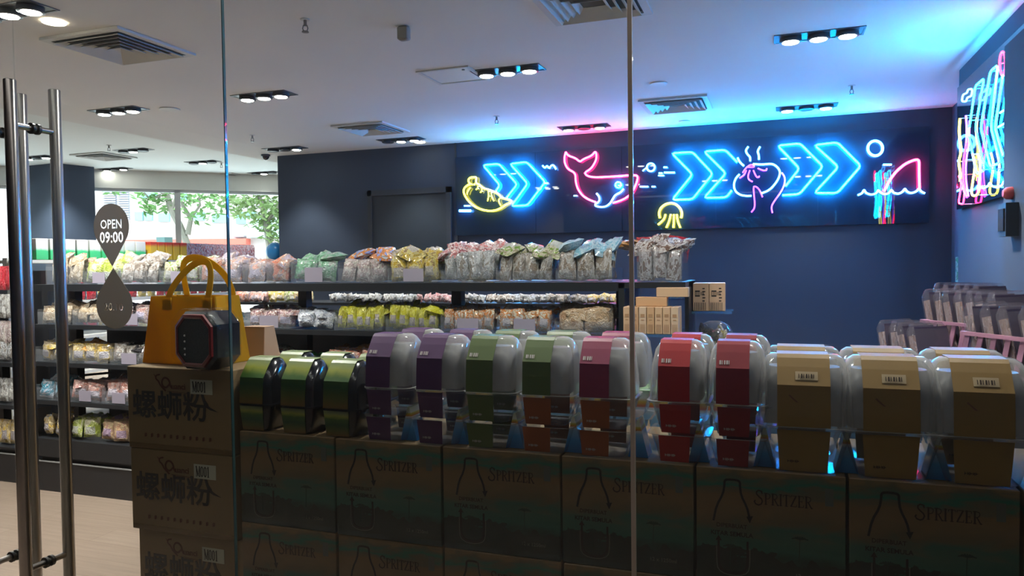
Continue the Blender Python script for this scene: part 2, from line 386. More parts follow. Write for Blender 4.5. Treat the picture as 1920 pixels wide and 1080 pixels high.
# ---------------------------------------------------------------- shop front glass
m_glass = clear('shopfront_glass', (0.94, 0.96, 0.95), haze=0.012, hazecol=(0.9, 0.9, 0.9), rough=0.02, ior=1.5)
S1, S2 = XY(427, GY), XY(1184, GY); SM = XY(23, GY, 100)
m_edge = pm('glass_edge_tint', (0.03, 0.09, 0.10), 0.2, var=0.05, coat=0.5)
m_sil = pm('silicone_joint', (0.60, 0.52, 0.45), 0.35, 0.2, var=0.05)
gt = 0.010; ZT = H-0.02
struct('window_21', MB().box(S1+.003, S2-.006, GY, GY+gt, 0.0, ZT), m_glass)
struct('window_22', MB().box(S2+.006, RX-.16, GY, GY+gt, 0.0, ZT), m_glass)
struct('trim_21', MB().box(S1-.0005, S1+.0028, GY, GY+gt, 0, ZT), m_edge)
struct('trim_22', MB().box(S2-.0055, S2+.0055, GY-.001, GY+gt+.001, 0, ZT), m_sil)
d2 = struct('door_2', MB().box(SM+.003, S1-.001, GY, GY+gt, 0.012, ZT), m_glass)
d3 = struct('door_3', MB().box(SM-.92, SM-.003, GY, GY+gt, 0.012, ZT), m_glass)
struct('window_23', MB().box(-4.2, SM-.925, GY, GY+gt, 0, ZT), m_glass)
m_steel = pm('brushed_steel', (0.36, 0.34, 0.33), 0.28, 1.0, var=0.08, scale=30)
m_steeld = pm('dark_collar', (0.08, 0.08, 0.08), 0.35, 0.8)
def pull(door, hx):
    zt_, zb_ = 2.134, 0.30
    for s, y in (('outer', GY-.077), ('inner', GY+.085)):
        prof = [(0.0, zb_), (0.0185, zb_), (0.0195, zb_+.002), (0.0195, zt_-.002), (0.0185, zt_), (0, zt_)]
        MB().lathe(prof[1:-1], 20, hx, y).build('pull_handle', m_steel, door, True)
    for z in (1.985, 0.487):
        MB().tube([(hx, GY-.075, z), (hx, GY+.083, z)], 0.0105, 12).build('handle_standoff', m_steel, door, True)
        for yy in (GY-.010, GY+gt+.001):
            MB().tube([(hx, yy, z), (hx, yy+.009, z)], 0.019, 14).build('handle_collar', m_steeld, door, True)
pull(d2, XY(62, GY, 250)); pull(d3, XY(62, GY, 250)-.165)
# opening-hours stickers on the door glass
m_stick = pm('taupe_sticker_vinyl', (0.30, 0.27, 0.235), 0.6, var=0.04)
m_white = pm('white_print', (0.85, 0.87, 0.88), 0.5, var=0.02)
m_redp = pm('red_print', (0.75, 0.12, 0.12), 0.5, var=0.02)
def translucent(m, col, f):
    nt = m.node_tree; P = nt.nodes['Principled BSDF']; out = [n for n in nt.nodes if n.type == 'OUTPUT_MATERIAL'][0]
    tl = nt.nodes.new('ShaderNodeBsdfTranslucent'); tl.inputs[0].default_value = tuple(col)+(1,); mx = nt.nodes.new('ShaderNodeMixShader'); mx.inputs[0].default_value = f
    nt.links.new(P.outputs[0], mx.inputs[1]); nt.links.new(tl.outputs[0], mx.inputs[2]); nt.links.new(mx.outputs[0], out.inputs[0])
translucent(m_stick, (.55, .50, .44), .6)
def drop(cx, cz_round, cz_tip, r):
    sgn = 1 if cz_round > cz_tip else -1; pts = []
    D = abs(cz_round-cz_tip)
    a0 = math.acos(min(0.99, r*0.8/D))
    for i in range(33):
        a = -math.pi/2+a0+(2*math.pi-2*a0)*i/32
        pts.append((cx+r*math.cos(a), cz_round+sgn*r*math.sin(a)))
    return pts+[(cx, cz_tip)]
pc = onY(211, 500, GY)
r1 = (XY(243, GY, 430)-XY(177, GY, 430))/2
zr = onY(211, 425, GY).z
def cutout(o, items):
    # letters are cut right through the vinyl, so the room shows in them
    for body, size, x, z, sx, sz, bold in items:
        cu = bpy.data.curves.new('cutter', 'FONT'); cu.body = body; cu.size = size; cu.offset = bold; cu.extrude = .004; cu.resolution_u = 2; cu.align_x = 'CENTER'; cu.align_y = 'CENTER'
        c_ = bpy.data.objects.new('cutter', cu); C.objects.link(c_); c_.location = (x, GY-.0007, z); c_.rotation_euler = (math.pi/2, 0, 0); c_.scale = (sx, sz, 1)
        bpy.context.view_layer.update()
        me = bpy.data.meshes.new_from_object(c_.evaluated_get(bpy.context.evaluated_depsgraph_get()))
        bm = bmesh.new(); bm.from_mesh(me); bmesh.ops.remove_doubles(bm, verts=bm.verts, dist=1e-6); bmesh.ops.recalc_face_normals(bm, faces=bm.faces); bm.to_mesh(me); bm.free()
        c2 = bpy.data.objects.new('cutter', me); C.objects.link(c2); c2.matrix_world = c_.matrix_world.copy()
        md = o.modifiers.new('cut', 'BOOLEAN'); md.operation = 'DIFFERENCE'; md.solver = 'EXACT'; md.object = c2
        bpy.context.view_layer.update()
        nm = bpy.data.meshes.new_from_object(o.evaluated_get(bpy.context.evaluated_depsgraph_get()))
        o.modifiers.clear()
        if len(nm.vertices) > 20:
            mt = o.data.materials[0]; nm.materials.clear(); nm.materials.append(mt); o.data = nm
            for p in nm.polygons: p.material_index = 0
        bpy.data.objects.remove(c_); bpy.data.objects.remove(c2)
p1 = MB().extr(drop(pc.x, zr, pc.z, r1), GY-.0012, GY-.0002).build('hours_sticker', m_stick)
tag(p1, 'taupe teardrop sticker with OPEN 09:00 on the glass door', 'sticker')
cutout(p1, [('OPEN', .036, pc.x, onY(211, 421, GY).z, 1.0, 1.15, .0005), ('09:00', .050, pc.x, onY(211, 446, GY).z, .92, 1.0, .0010)])
zr2 = onY(215, 572, GY).z
p2 = MB().extr(drop(pc.x+.004, zr2, pc.z-.004, r1*1.03), GY-.0012, GY-.0002).build('hours_sticker', pm('pale_sticker_vinyl', (0.32, 0.295, 0.255), 0.6, var=0.04))
tag(p2, 'taupe teardrop sticker with worn closing time, below the OPEN sticker', 'sticker')
translucent(p2.data.materials[0], (.48, .44, .38), .55)
cutout(p2, [('20.10', .040, pc.x, onY(215, 576, GY).z, .95, .9, .0)])
# ================================================================ CEILING FIXTURES
m_can = pm('fixture_housing', (0.10, 0.11, 0.12), 0.35, 0.6)
m_lamp = neon('lamp_glow', (1, 0.97, 0.88), 26)
m_warm = neon('warm_lamp_glow', (1, 0.84, 0.6), 9)
m_grille = pm('white_grille', (0.60, 0.60, 0.58), 0.6, var=0.04)
m_slot = pm('grille_gap_shade', (0.10, 0.10, 0.10), 0.8)
def triple(px, py, wpx, label, Z=H, power=1.0, dead=(), rot=0.0, group=None, spot=120):
    c = onZ(px, py, Z); a = onZ(px-wpx/2, py+wpx*0.06, Z); b = onZ(px+wpx/2, py-wpx*0.06, Z)
    L_ = 0.56; W_ = 0.20
    t = thing('recessed_spotlight', label, 'ceiling light', (c.x, c.y, Z), rot, group)
    hw, hd = L_/2, W_/2
    f = MB()
    f.box(-hw, hw, -hd, -hd+.012, -.006, -.001).box(-hw, hw, hd-.012, hd, -.006, -.001).box(-hw, -hw+.012, -hd+.012, hd-.012, -.006, -.001).box(hw-.012, hw, -hd+.012, hd-.012, -.006, -.001)
    f.build('frame', m_can, t)
    MB().box(-hw+.012, hw-.012, -hd+.012, hd-.012, -.003, -.001).build('housing', m_can, t)
    for i, x in enumerate((-.175, 0, .175)):
        r_ = MB().lathe([(.070, -.004), (.072, -.030), (.060, -.034), (.056, -.030)], 20, x, 0).build('lamp_ring', m_can, t, True)
        if i not in dead:
            MB().lathe([(.0005, -.028), (.05, -.028), (.052, -.036), (.04, -.040), (.0005, -.041)], 18, x, 0).build('bulb', m_lamp, t, True)
    if power:
        l = add_light('spotlight', 'SPOT', (c.x, c.y, Z-.05), LAMP_W*power, (1, 0.965, 0.91), (0, 0, 0), 0.09, spot=math.radians(spot))
    return t
triple(16, 20, 200, 'recessed triple spotlight at the far left corner of the photo', dead=())
triple(222, 206, 110, 'recessed triple spotlight between the large vent and the handles')
triple(495, 178, 120, 'recessed triple spotlight just right of the thin glass joint')
triple(952, 131, 130, 'recessed triple spotlight next to the square access panel')
triple(534, 278, 90, 'recessed spotlight above the left end of the dark wall', dead=(0, 1), power=.25, spot=90)
triple(752, 261, 90, 'recessed spotlight beside the blank vent near the dark wall', dead=(0,), power=.25, spot=90)
triple(1095, 237, 100, 'recessed spotlight over the neon whale', dead=(1,), power=.12, spot=80)
triple(1535, 65, 170, 'recessed triple spotlight high on the right of the ceiling')
triple(1512, 200, 110, 'recessed spotlight over the neon steamed bun', dead=(1,), power=.12, spot=80)
for i, (x, y, b) in enumerate(((70, 294, 1), (216, 316, 1), (345, 332, 1), (250, 281, 0), (380, 303, 0), (495, 323, 0))):
    triple(x, y, 50, ['recessed spotlight seen between the door handles', 'lit recessed spotlight over the far left column', 'lit recessed spotlight in front of the far window', 'dim recessed spotlight in the far ceiling, nearest the bulkhead', 'dim recessed spotlight in the far ceiling over the tree', 'dim recessed spotlight in the far ceiling beside the dark wall'][i],
           Z=H+.16, power=(1.1, 0, .8, .5, .5, .4)[i], dead=(1,) if b else (0, 2))
for i, x in enumerate((-4.3, -2.7, -1.1, 0.5)):      # the row of spotlights just inside the glass, above the frame
    t = thing('recessed_spotlight', 'recessed spotlight above the shop window, ' + ('first', 'second', 'third', 'last')[i] + ' from the left', 'ceiling light', (x, 2.62, H))
    MB().box(-.28, .28, -.10, .10, -.004, -.001).build('housing', m_can, t)
    for xx in (-.175, 0, .175): MB().lathe([(.0005, -.006), (.05, -.006), (.052, -.014), (.04, -.018), (.0005, -.019)], 18, xx, 0).build('bulb', m_lamp, t, True)
    add_light('spotlight', 'SPOT', (x, 2.62, H-.05), FRONT_W, (1, 0.965, 0.91), (0, 0, 0), 0.09, spot=math.radians(140))
def rdl(px, py, mat, lab, r=.085):
    c = onZ(px, py, H)
    o = MB().lathe([(.001, -.001), (r, -.001), (r+.012, -.004), (r+.010, -.010), (r*.9, -.011), (.001, -.0115)], 28).build('round_downlight', mat, None, True, (c.x, c.y, H))
    tag(o, lab, 'ceiling light'); return o
rdl(101, 40, m_warm, 'lit warm round downlight at the upper left', .055)
m_plain = pm('white_plastic', (0.75, 0.75, 0.74), 0.5, var=0.03)
rdl(1235, 156, m_plain, 'white unlit round ceiling cover right of the wide glass joint', .06)
rdl(1283, 227, m_plain, 'small white round ceiling cover above the neon arrows', .05)
rdl(318, 204, m_grille, 'unlit flat round ceiling cover beside the left spotlight', .08)
rdl(787, 266, m_warm, 'small lit round downlight near the dark wall', .05)
def vent(px, py, size, lab, Z=H, rot=0.0, n=5, gap=None):
    c = onZ(px, py, Z); t = thing('air_vent', lab, 'air vent', (c.x, c.y, Z), rot); h = size/2
    def ringbox(mb, a, b, z0, z1):
        mb.box(-a, a, -a, -b, z0, z1).box(-a, a, b, a, z0, z1).box(-a, -b, -b, b, z0, z1).box(b, a, -b, b, z0, z1)
    MB().box(-h+.03, h-.03, -h+.03, h-.03, -.004, -.001).build('backing', gap or m_slot, t)  # dark plate painting in the shade of the recess behind the louvres
    f = MB(); ringbox(f, h, h-.045, -.018, -.001); f.build('frame', m_grille, t)
    for i in range(n):
        pit = (h-.055)/n; a = h-.055-pit*i; mb = MB(); b = a-pit*.62
        if b < .02: continue
        # sloped louvre ring
        for (sx, sy) in ((1, 0), (-1, 0), (0, 1), (0, -1)):
            if sx: q = [(sx*a, -a), (sx*a, a), (sx*b, b), (sx*b, -b)]
            else: q = [(-a, sy*a), (a, sy*a), (b, sy*b), (-b, sy*b)]
            zs = (-.034, -.034, -.008, -.008)
            vs = [(q[k][0], q[k][1], zs[k]) for k in range(4)]+[(q[k][0], q[k][1], zs[k]+.003) for k in range(4)]
            mb.add(vs, [(0, 1, 2, 3), (7, 6, 5, 4), (0, 4, 5, 1), (1, 5, 6, 2), (2, 6, 7, 3), (3, 7, 4, 0)])
        mb.build('louvre', m_grille, t)
    return t
vent(226, 86, .66, 'large square air vent with stepped louvres at the upper left')
vent(696, 240, .62, 'square air vent seen edge on near the dark wall')
vent(1268, 195, .62, 'square air vent lit blue by the neon signs')
vent(1110, 3, .60, 'air vent cut off by the top edge of the photo')
vent(195, 292, .62, 'square air vent in the far ceiling, left one', Z=H+.16)
vent(430, 329, .62, 'square air vent in the far ceiling beside the glass joint', Z=H+.16)
c = onZ(850, 141, H); t = thing('access_panel', 'square ceiling access panel beside the middle spotlight', 'access panel', (c.x, c.y, H))
MB().box(-.22, .22, -.22, -.195, -.01, -.001).box(-.22, .22, .195, .22, -.01, -.001).box(-.22, -.195, -.195, .195, -.01, -.001).box(.195, .22, -.195, .195, -.01, -.001).build('frame', m_grille, t)
MB().box(-.188, .188, -.188, .188, -.006, -.001).build('hatch', m_plain, t)
MB().lathe([(.001, -.006), (.012, -.006), (.012, -.012), (.001, -.012)], 10, .15, -.15).build('latch', m_can, t)
m_brass = pm('dark_chrome', (0.20, 0.20, 0.20), 0.3, 0.9)
def sprinkler(px, py, lab, Z=H):
    c = onZ(px, py-8, Z)
    t = thing('fire_sprinkler', lab, 'sprinkler', (c.x, c.y, Z), 0.4, 'ceiling sprinklers')
    MB().lathe([(.001, -.001), (.030, -.001), (.028, -.006), (.001, -.006)], 14).build('rosette', m_grille, t, True)
    MB().tube([(0, 0, -.005), (0, 0, -.04)], .010, 8).build('stem', m_brass, t, True)
    MB().tube([(.010, 0, -.035), (.016, 0, -.055), (.008, 0, -.075)], .0035, 6).tube([(-.010, 0, -.035), (-.016, 0, -.055), (-.008, 0, -.075)], .0035, 6).build('yoke', m_brass, t)
    MB().lathe([(.001, -.073), (.020, -.073), (.022, -.078), (.001, -.078)], 12).build('deflector', m_brass, t)
sprinkler(572, 44, 'fire sprinkler hanging near the top edge, left half'); sprinkler(473, 261, 'fire sprinkler just right of the thin glass joint')
sprinkler(931, 226, 'fire sprinkler over the neon arrows beside the whale'); sprinkler(1597, 168, 'fire sprinkler over the right end of the dark wall')
for (x, y) in ((204, 280), (415, 313), (525, 334), (411, 336)): sprinkler(x, y, 'small sprinkler under the far pale ceiling', H+.16)
c = onZ(757, 50, H); o = MB().bbox(-.035, .035, -.03, .03, -.085, -.001, .008).build('smoke_detector', pm('grey_plastic', (0.28, 0.27, 0.24), .5), None, True, (c.x, c.y, H))
tag(o, 'small grey box detector hanging from the ceiling', 'detector')
c = onZ(498, 290, H); t = thing('dome_camera', 'small black dome camera above the corner of the dark wall', 'camera', (c.x, c.y, H))
MB().lathe([(.001, -.001), (.06, -.001), (.06, -.025), (.001, -.025)], 16).build('base', m_can, t, True)
MB().lathe([(.05, -.025)]+[(.05*math.cos(a*.26), -.025-.05*math.sin(a*.26)) for a in range(1, 6)]+[(.001, -.075)], 16).build('dome', pm('black_gloss', (.01, .01, .012), .08, coat=1), t, True)
# ================================================================ NEON SIGNS
m_acr = pm('black_gloss_acrylic', (0.014, 0.030, 0.055), 0.02, var=0.05)
PT = onY(1300, 0, BY); pzt = 2.82; pzb = onY(857, 442, BY).z
pxl, pxr = XY(857, BY, 400), XY(1741, BY, 400)
PANEL_Y = BY-.035
pan = thing('sign_board', 'long glossy black sign board carrying the neon tubes on the back wall', 'sign board', ((pxl+pxr)/2, PANEL_Y, pzb))
nseg = 5; hw = (pxr-pxl)/2
for i in range(nseg):
    a = -hw+2*hw*i/nseg; b = -hw+2*hw*(i+1)/nseg
    MB().box(a+.0015, b-.0015, 0, .033, 0, pzt-pzb).build('board_panel', m_acr, pan)
NE = {'cyan': neon('cyan_neon', (0.0020, 0.37, 1.0), 145.0), 'pink': neon('pink_neon', (1.0, 0.012, 0.09), 55.0), 'white': neon('white_neon', (0.045, 0.32, 1.0), 20.0),
      'yellow': neon('yellow_neon', (1.0, 0.80, 0.026), 11.0), 'purple': neon('purple_neon', (0.25, 0.02, 1.0), 10.0), 'rose': neon('rose_neon', (1.0, 0.005, 0.05), 50.0)}
def smoothline(pts, it=2, closed=False):
    pts = [Vector(p) for p in pts]
    for _ in range(it):
        q = []; n = len(pts)
        rng = range(n) if closed else range(n-1)
        if not closed: q.append(pts[0])
        for i in rng:
            a, b = pts[i], pts[(i+1) % n]; q += [a*.75+b*.25, a*.25+b*.75]
        if not closed: q.append(pts[-1])
        pts = q
    return pts
def zm(ox, oy, k): return lambda L: [(ox+u/k, oy+v/k) for u, v in L]
z7 = zm(840, 240, 3.556); z6 = zm(850, 270, 7.2); zb = zm(1360, 260, 6.75); z9 = zm(1600, 250, 6.0); idn = lambda L: L
def ringp(cx, cyy, rx, ry=None, n=20):
    ry = ry or rx; return [(cx+rx*math.cos(2*math.pi*i/n), cyy+ry*math.sin(2*math.pi*i/n)) for i in range(n)]
def sign(name, label, strokes, plane='Y', val=None, r=.0098, off=.045, group=None):
    """strokes: (colour, px points, closed, smooth, radius-factor); the glass tubes stand off the board on pegs"""
    val = val if val is not None else PANEL_Y
    P3 = []
    for (col, pts, closed, sm, rf) in strokes:
        q = [(onY(x, y, val-off) if plane == 'Y' else onX(x, y, val-off)) for x, y in pts]
        P3.append(q)
    allp = [p for q in P3 for p in q]; c = sum(allp, Vector())/len(allp); base = Vector((c.x, c.y, min(p.z for p in allp)))
    t = thing(name, label, 'neon sign', base, 0, group)
    for (col, pts, closed, sm, rf), q in zip(strokes, P3):
        q = [p-base for p in q]
        ql = smoothline(q, 2 if sm else 1, closed) if sm else q
        if not sm and len(q) > 2:   # small rounded corners
            ql = []; n = len(q)
            for i, p in enumerate(q):
                if not closed and i in (0, n-1): ql.append(p); continue
                a, b = q[i-1], q[(i+1) % n]
                da = min(.03, (a-p).length*.3); db = min(.03, (b-p).length*.3)
                ql += [p+(a-p).normalized()*da, p+((a-p).normalized()*da+(b-p).normalized()*db)*.3, p+(b-p).normalized()*db]
        MB().tube(ql, r*rf, 8, closed).build('neon_tube', NE[col], t, True)
        for p in (q[0], q[len(q)//2]):
            e = p+(Vector((0, off+.002, 0)) if plane == 'Y' else Vector((off+.002, 0, 0)))
            MB().tube([p, e], .004, 6).build('standoff_peg', m_plain, t)
    return t
cy_, pk, wh, ye, pu, ro = 'cyan', 'pink', 'white', 'yellow', 'purple', 'rose'
sign('neon_dumpling', 'yellow neon outline of a pleated dumpling at the left end', [
 (ye, z6([(235,545),(200,505),(212,462),(250,450),(315,445),(300,530),(350,550),(400,600),(470,615),(560,650),(625,690),(640,725),(720,745),(785,765),(775,790),(700,820),(630,875),(540,905),(430,900),(320,865),(230,800),(160,710),(135,640),(150,590),(200,550)]), True, True, 1.15),
 (ye, z6([(240,540),(270,552),(298,532)]), False, True, .8), (ye, z6([(230,590),(195,630),(185,680)]), False, True, .9), (ye, z6([(330,570),(330,600),(305,615)]), False, True, .8),
 (ye, z6([(385,600),(385,635),(365,655)]), False, True, .8), (ye, z6([(470,640),(478,700),(462,770)]), False, True, .8), (ye, z6([(510,650),(520,720),(550,770)]), False, True, .8), (ye, z6([(630,730),(605,765),(640,830)]), False, True, .8)])
lab_ch = ['cyan neon arrow chevron just right of the yellow dumpling', 'cyan neon arrow chevron left of the whale', 'cyan neon arrow chevron above the yellow jellyfish', 'cyan neon arrow chevron left of the steamed bun', 'cyan neon arrow chevron right of the steamed bun', 'cyan neon arrow chevron left of the white ring']
CH = [(z6([(572,635),(628,555),(400,285),(615,268),(862,545),(720,722)]), False),
      (z6([(765,268),(990,243),(1240,513),(1000,828),(785,838),(1003,535)]), True),
      (z7([(1492,168),(1630,160),(1765,305),(1630,475),(1495,478),(1630,310)]), True),
      ([(1382,304),(1360,281),(1320,284),(1361,325),(1320,371),(1362,370),(1372,357)], False),
      ([(1473,349),(1499,316),(1458,273),(1500,269),(1543,312),(1499,364),(1467,366)], False),
      ([(1527,272),(1570,267),(1614,311),(1570,362),(1527,362),(1572,313)], True)]
for (p, cl), lb in zip(CH, lab_ch): sign('neon_arrow', lb, [(cy_, p, cl, False, 1.0)], group='cyan neon arrows')
sign('neon_whale', 'pink neon whale with raised tail and pale fin', [
 (pk, z7([(785,160),(800,185),(850,200),(880,228),(900,208),(960,185),(985,150),(992,200),(975,240),(950,275),(905,300),(945,330),(1080,325),(1245,312),(1266,322),(1260,360),(1230,430),(1190,465),(1150,485),(1100,500)]), False, True, 1.0),
 (pk, z7([(785,160),(775,200),(780,240),(800,275),(850,300),(850,350),(862,400),(890,445),(930,475),(985,495)]), False, True, 1.0),
 (wh, z7([(990,435),(1010,460),(1010,490),(972,515),(1010,528),(1050,525),(1080,505),(1100,470),(1115,445),(1150,430),(1170,405)]), False, True, 1.0),
 (cy_, ringp(*z7([(1135,380)])[0], 5.2), True, False, .9)])
sign('neon_squiggle', 'white neon zigzag squiggle left of the whale tail', [(wh, z7([(630,250),(646,268),(660,250),(675,270),(690,248),(704,248),(720,275)]), False, False, 1.0)])
sign('neon_planet', 'small white neon ring crossed by a line beside the whale', [(wh, ringp(*z7([(1352,262)])[0], 7.4), True, False, 1.0), (wh, z7([(1298,286),(1326,262)]), False, False, .8)])
def dashes(L, lb):
    sign('neon_dash', lb, [(wh, z7(q), False, False, f) for q, f in L])
dashes([([(75,552),(152,552)], 1.6), ([(108,519),(145,519)], .9)], 'pair of white neon dashes below the yellow dumpling')
dashes([([(645,368),(668,368)], .9)], 'single white neon dash at the tip of the arrow')
dashes([([(838,452),(860,452)], .7)], 'faint white neon dash below the whale back')
dashes([([(1437,262),(1462,262)], .9), ([(1440,297),(1512,297)], 1.0), ([(1405,301),(1430,301)], .9), ([(1402,317),(1440,317)], .8)], 'cluster of white neon dashes left of the arrows')
dashes([([(1280,391),(1335,391)], .9), ([(1358,391),(1382,391)], .9)], 'two white neon dashes right of the whale head')
sign('neon_jellyfish', 'yellow neon jellyfish below the cyan arrows', [(ye, z7([(1412,600),(1405,565),(1420,530),(1450,508),(1485,500),(1520,508),(1548,535),(1560,570),(1553,600)]), False, True, 1.2)]+
 [(ye, z7(q), False, True, 1.0) for q in ([(1450,575),(1440,610),(1400,645)], [(1485,575),(1475,620),(1455,665)], [(1505,575),(1505,620),(1503,665)], [(1525,575),(1530,620),(1548,665)])])
sign('neon_steamed_bun', 'white and purple neon steamed bun held by a hand', [(wh, zb(q), False, True, 1.0) for q in (
   [(350,320),(420,325),(500,325),(580,315),(640,340),(690,400),(690,460),(660,530),(600,610),(540,660),(460,690)], [(180,450),(130,500),(105,580),(120,660),(180,710),(260,725),(330,722)],
   [(290,100),(255,150),(280,200),(315,230),(315,285)], [(440,100),(405,160),(425,210),(425,265)], [(155,240),(180,295),(235,345)])]+
 [(pu, zb(q), False, True, .75) for q in ([(220,430),(260,370),(320,325),(360,340),(368,360),(285,360)], [(265,400),(240,460),(180,500)], [(310,400),(285,470),(295,520),(345,545)],
   [(355,400),(380,460),(400,490),(430,485),(425,470)], [(410,375),(480,405),(520,400),(525,375)], [(330,930),(378,870),(362,700),(355,600),(400,610),(440,660),(470,740)], [(715,430),(755,490),(750,580),(700,680),(620,790),(580,860),(595,940)])])
sign('neon_ring', 'thick white neon ring above the shark fin', [(wh, ringp(1641, 278, 14), True, False, 1.3)])
sign('neon_shark_fin', 'pink neon shark fin rising over a white wave line', [(pk, z9([(345,650),(400,540),(480,430),(580,345),(680,300),(740,295),(740,440),(745,620)]), False, False, 1.2),
 (wh, z9([(50,695),(100,675),(120,630),(140,670),(200,692),(260,675),(280,632),(300,665),(350,688),(400,675),(430,632),(450,670),(510,682),(560,655),(580,618),(600,655),(650,675),(710,655),(740,618),(760,655),(805,675)]), False, False, 1.0)])
sign('neon_dash', 'white neon dash left of the shark fin', [(wh, z9([(335,352),(430,352)]), False, False, .9)])
# right wall board
rb0, rb1 = onX(1802, 390, RX).y, onX(1886, 380, RX).y
zrb = onX(1802, 393, RX).z
rp = thing('sign_board', 'glossy black sign board on the right wall', 'sign board', (RX-.035, (rb0+rb1)/2, zrb))
MB().box(0, .033, -(rb0-rb1)/2-1.2, (rb0-rb1)/2-.02, 0, 2.84-zrb).build('board_panel', pm('dark_gloss_acrylic', (0.006, 0.011, 0.020), 0.03, var=0.05), rp)
za = zm(1740, 80, 6.0); zc = zm(1760, 240, 5.4)
def signR(name, lb, st, r=.0058): sign(name, lb, st, 'X', RX-.035, r, .055)
signR('neon_oval', 'rose neon ring high on the right wall', [(ro, ringp(1880, 119, 5.5, 22), True, False, 1.1)])
signR('neon_arrow', 'cyan neon arrow on the right wall, nearest the corner', [(cy_, [(1829,161),(1845,147),(1829,240),(1846,318),(1831,326),(1816,250)], True, False, 1.1)])
signR('neon_arrow', 'tall cyan neon arrow in the middle of the right wall sign', [(cy_, [(1857,134),(1871,122),(1858,238),(1875,305),(1857,313),(1839,240)], True, False, 1.2)])
signR('neon_arrow', 'cyan neon arrow under the rose ring', [(cy_, [(1880,142),(1866,240),(1881,292)], False, False, 1.2)])
signR('neon_cloud', 'small white neon cloud near the ceiling corner', [(wh, za([(380,660),(392,585),(440,565),(450,525),(500,520),(490,600),(440,618),(430,662)]), True, False, 1.1)])
signR('neon_dash', 'two white neon dashes at the right edge of the photo', [(wh, za([(812,788),(868,752)]), False, False, 1.1), (wh, za([(792,948),(868,905)]), False, False, 1.1)])
signR('neon_noodle', 'yellow wavy neon strand in the corner', [(ye, [(1800,222),(1798,250),(1803,285),(1797,303),(1801,325),(1800,340)], False, True, 1.5)])
signR('neon_noodle', 'purple wavy neon strand between the yellow ones', [(pu, [(1811,217),(1813,240),(1812,270),(1806,300),(1806,330),(1808,352),(1813,370)], False, True, 1.2), (pu, [(1818,226),(1817,270),(1811,300),(1811,340),(1816,368)], False, True, 1.0)])
signR('neon_noodle', 'rose neon strand at the bottom of the corner', [(ro, [(1797,328),(1803,345),(1797,381),(1806,383),(1809,362),(1801,335)], True, False, 1.0)])
signR('neon_noodle', 'yellow neon loop at the bottom of the right sign', [(ye, zc([(345,265),(372,380),(345,540),(325,690),(405,680),(410,560),(425,380),(400,265)]), False, True, 1.2)])
signR('neon_wave', 'white neon wave line low on the right wall', [(wh, zc([(410,590),(450,612),(500,590),(515,550),(540,590),(590,603),(640,582),(655,545)]), False, False, 1.0)])
# alarm boxes on the pier
xp = 1.21
def onpier(px, py): return onX(px, py, xp)
p = onpier(1898, 362)
MB().lathe([(.001, 0), (.035, 0), (.033, .03), (.02, .045), (.001, .046)], 16)
o = MB().tube([(0, 0, 0), (-.03, 0, 0), (-.045, 0, 0)], [.035, .033, .02], 16).build('alarm_lamp', m_redp, None, True, (xp, p.y, p.z)); tag(o, 'small red alarm lamp on the right pier', 'alarm lamp')
p = onpier(1903, 412)
t = thing('alarm_box', 'dark wall alarm box below the red lamp', 'alarm box', (xp, p.y, p.z-.09))
MB().box(-.06, 0, -.07, .07, 0, .18).build('case', m_dark2, t); MB().box(-.068, -.06, -.05, .05, .03, .15).build('cover', pm('smoke_plastic', (.05, .055, .07), .2), t)
# strip of green poster in the back corner
pa, pb = onX(1786, 482, 1.6), onX(1802, 530, 1.6)
o = MB().box(1.604, 1.619, 7.2, 8.2, pb.z, pa.z).build('poster', packmat('green_poster', [(.10, .35, .16), (.5, .6, .5), (.15, .4, .3)], 5, .6)); tag(o, 'narrow green and white poster strip in the right back corner', 'poster')
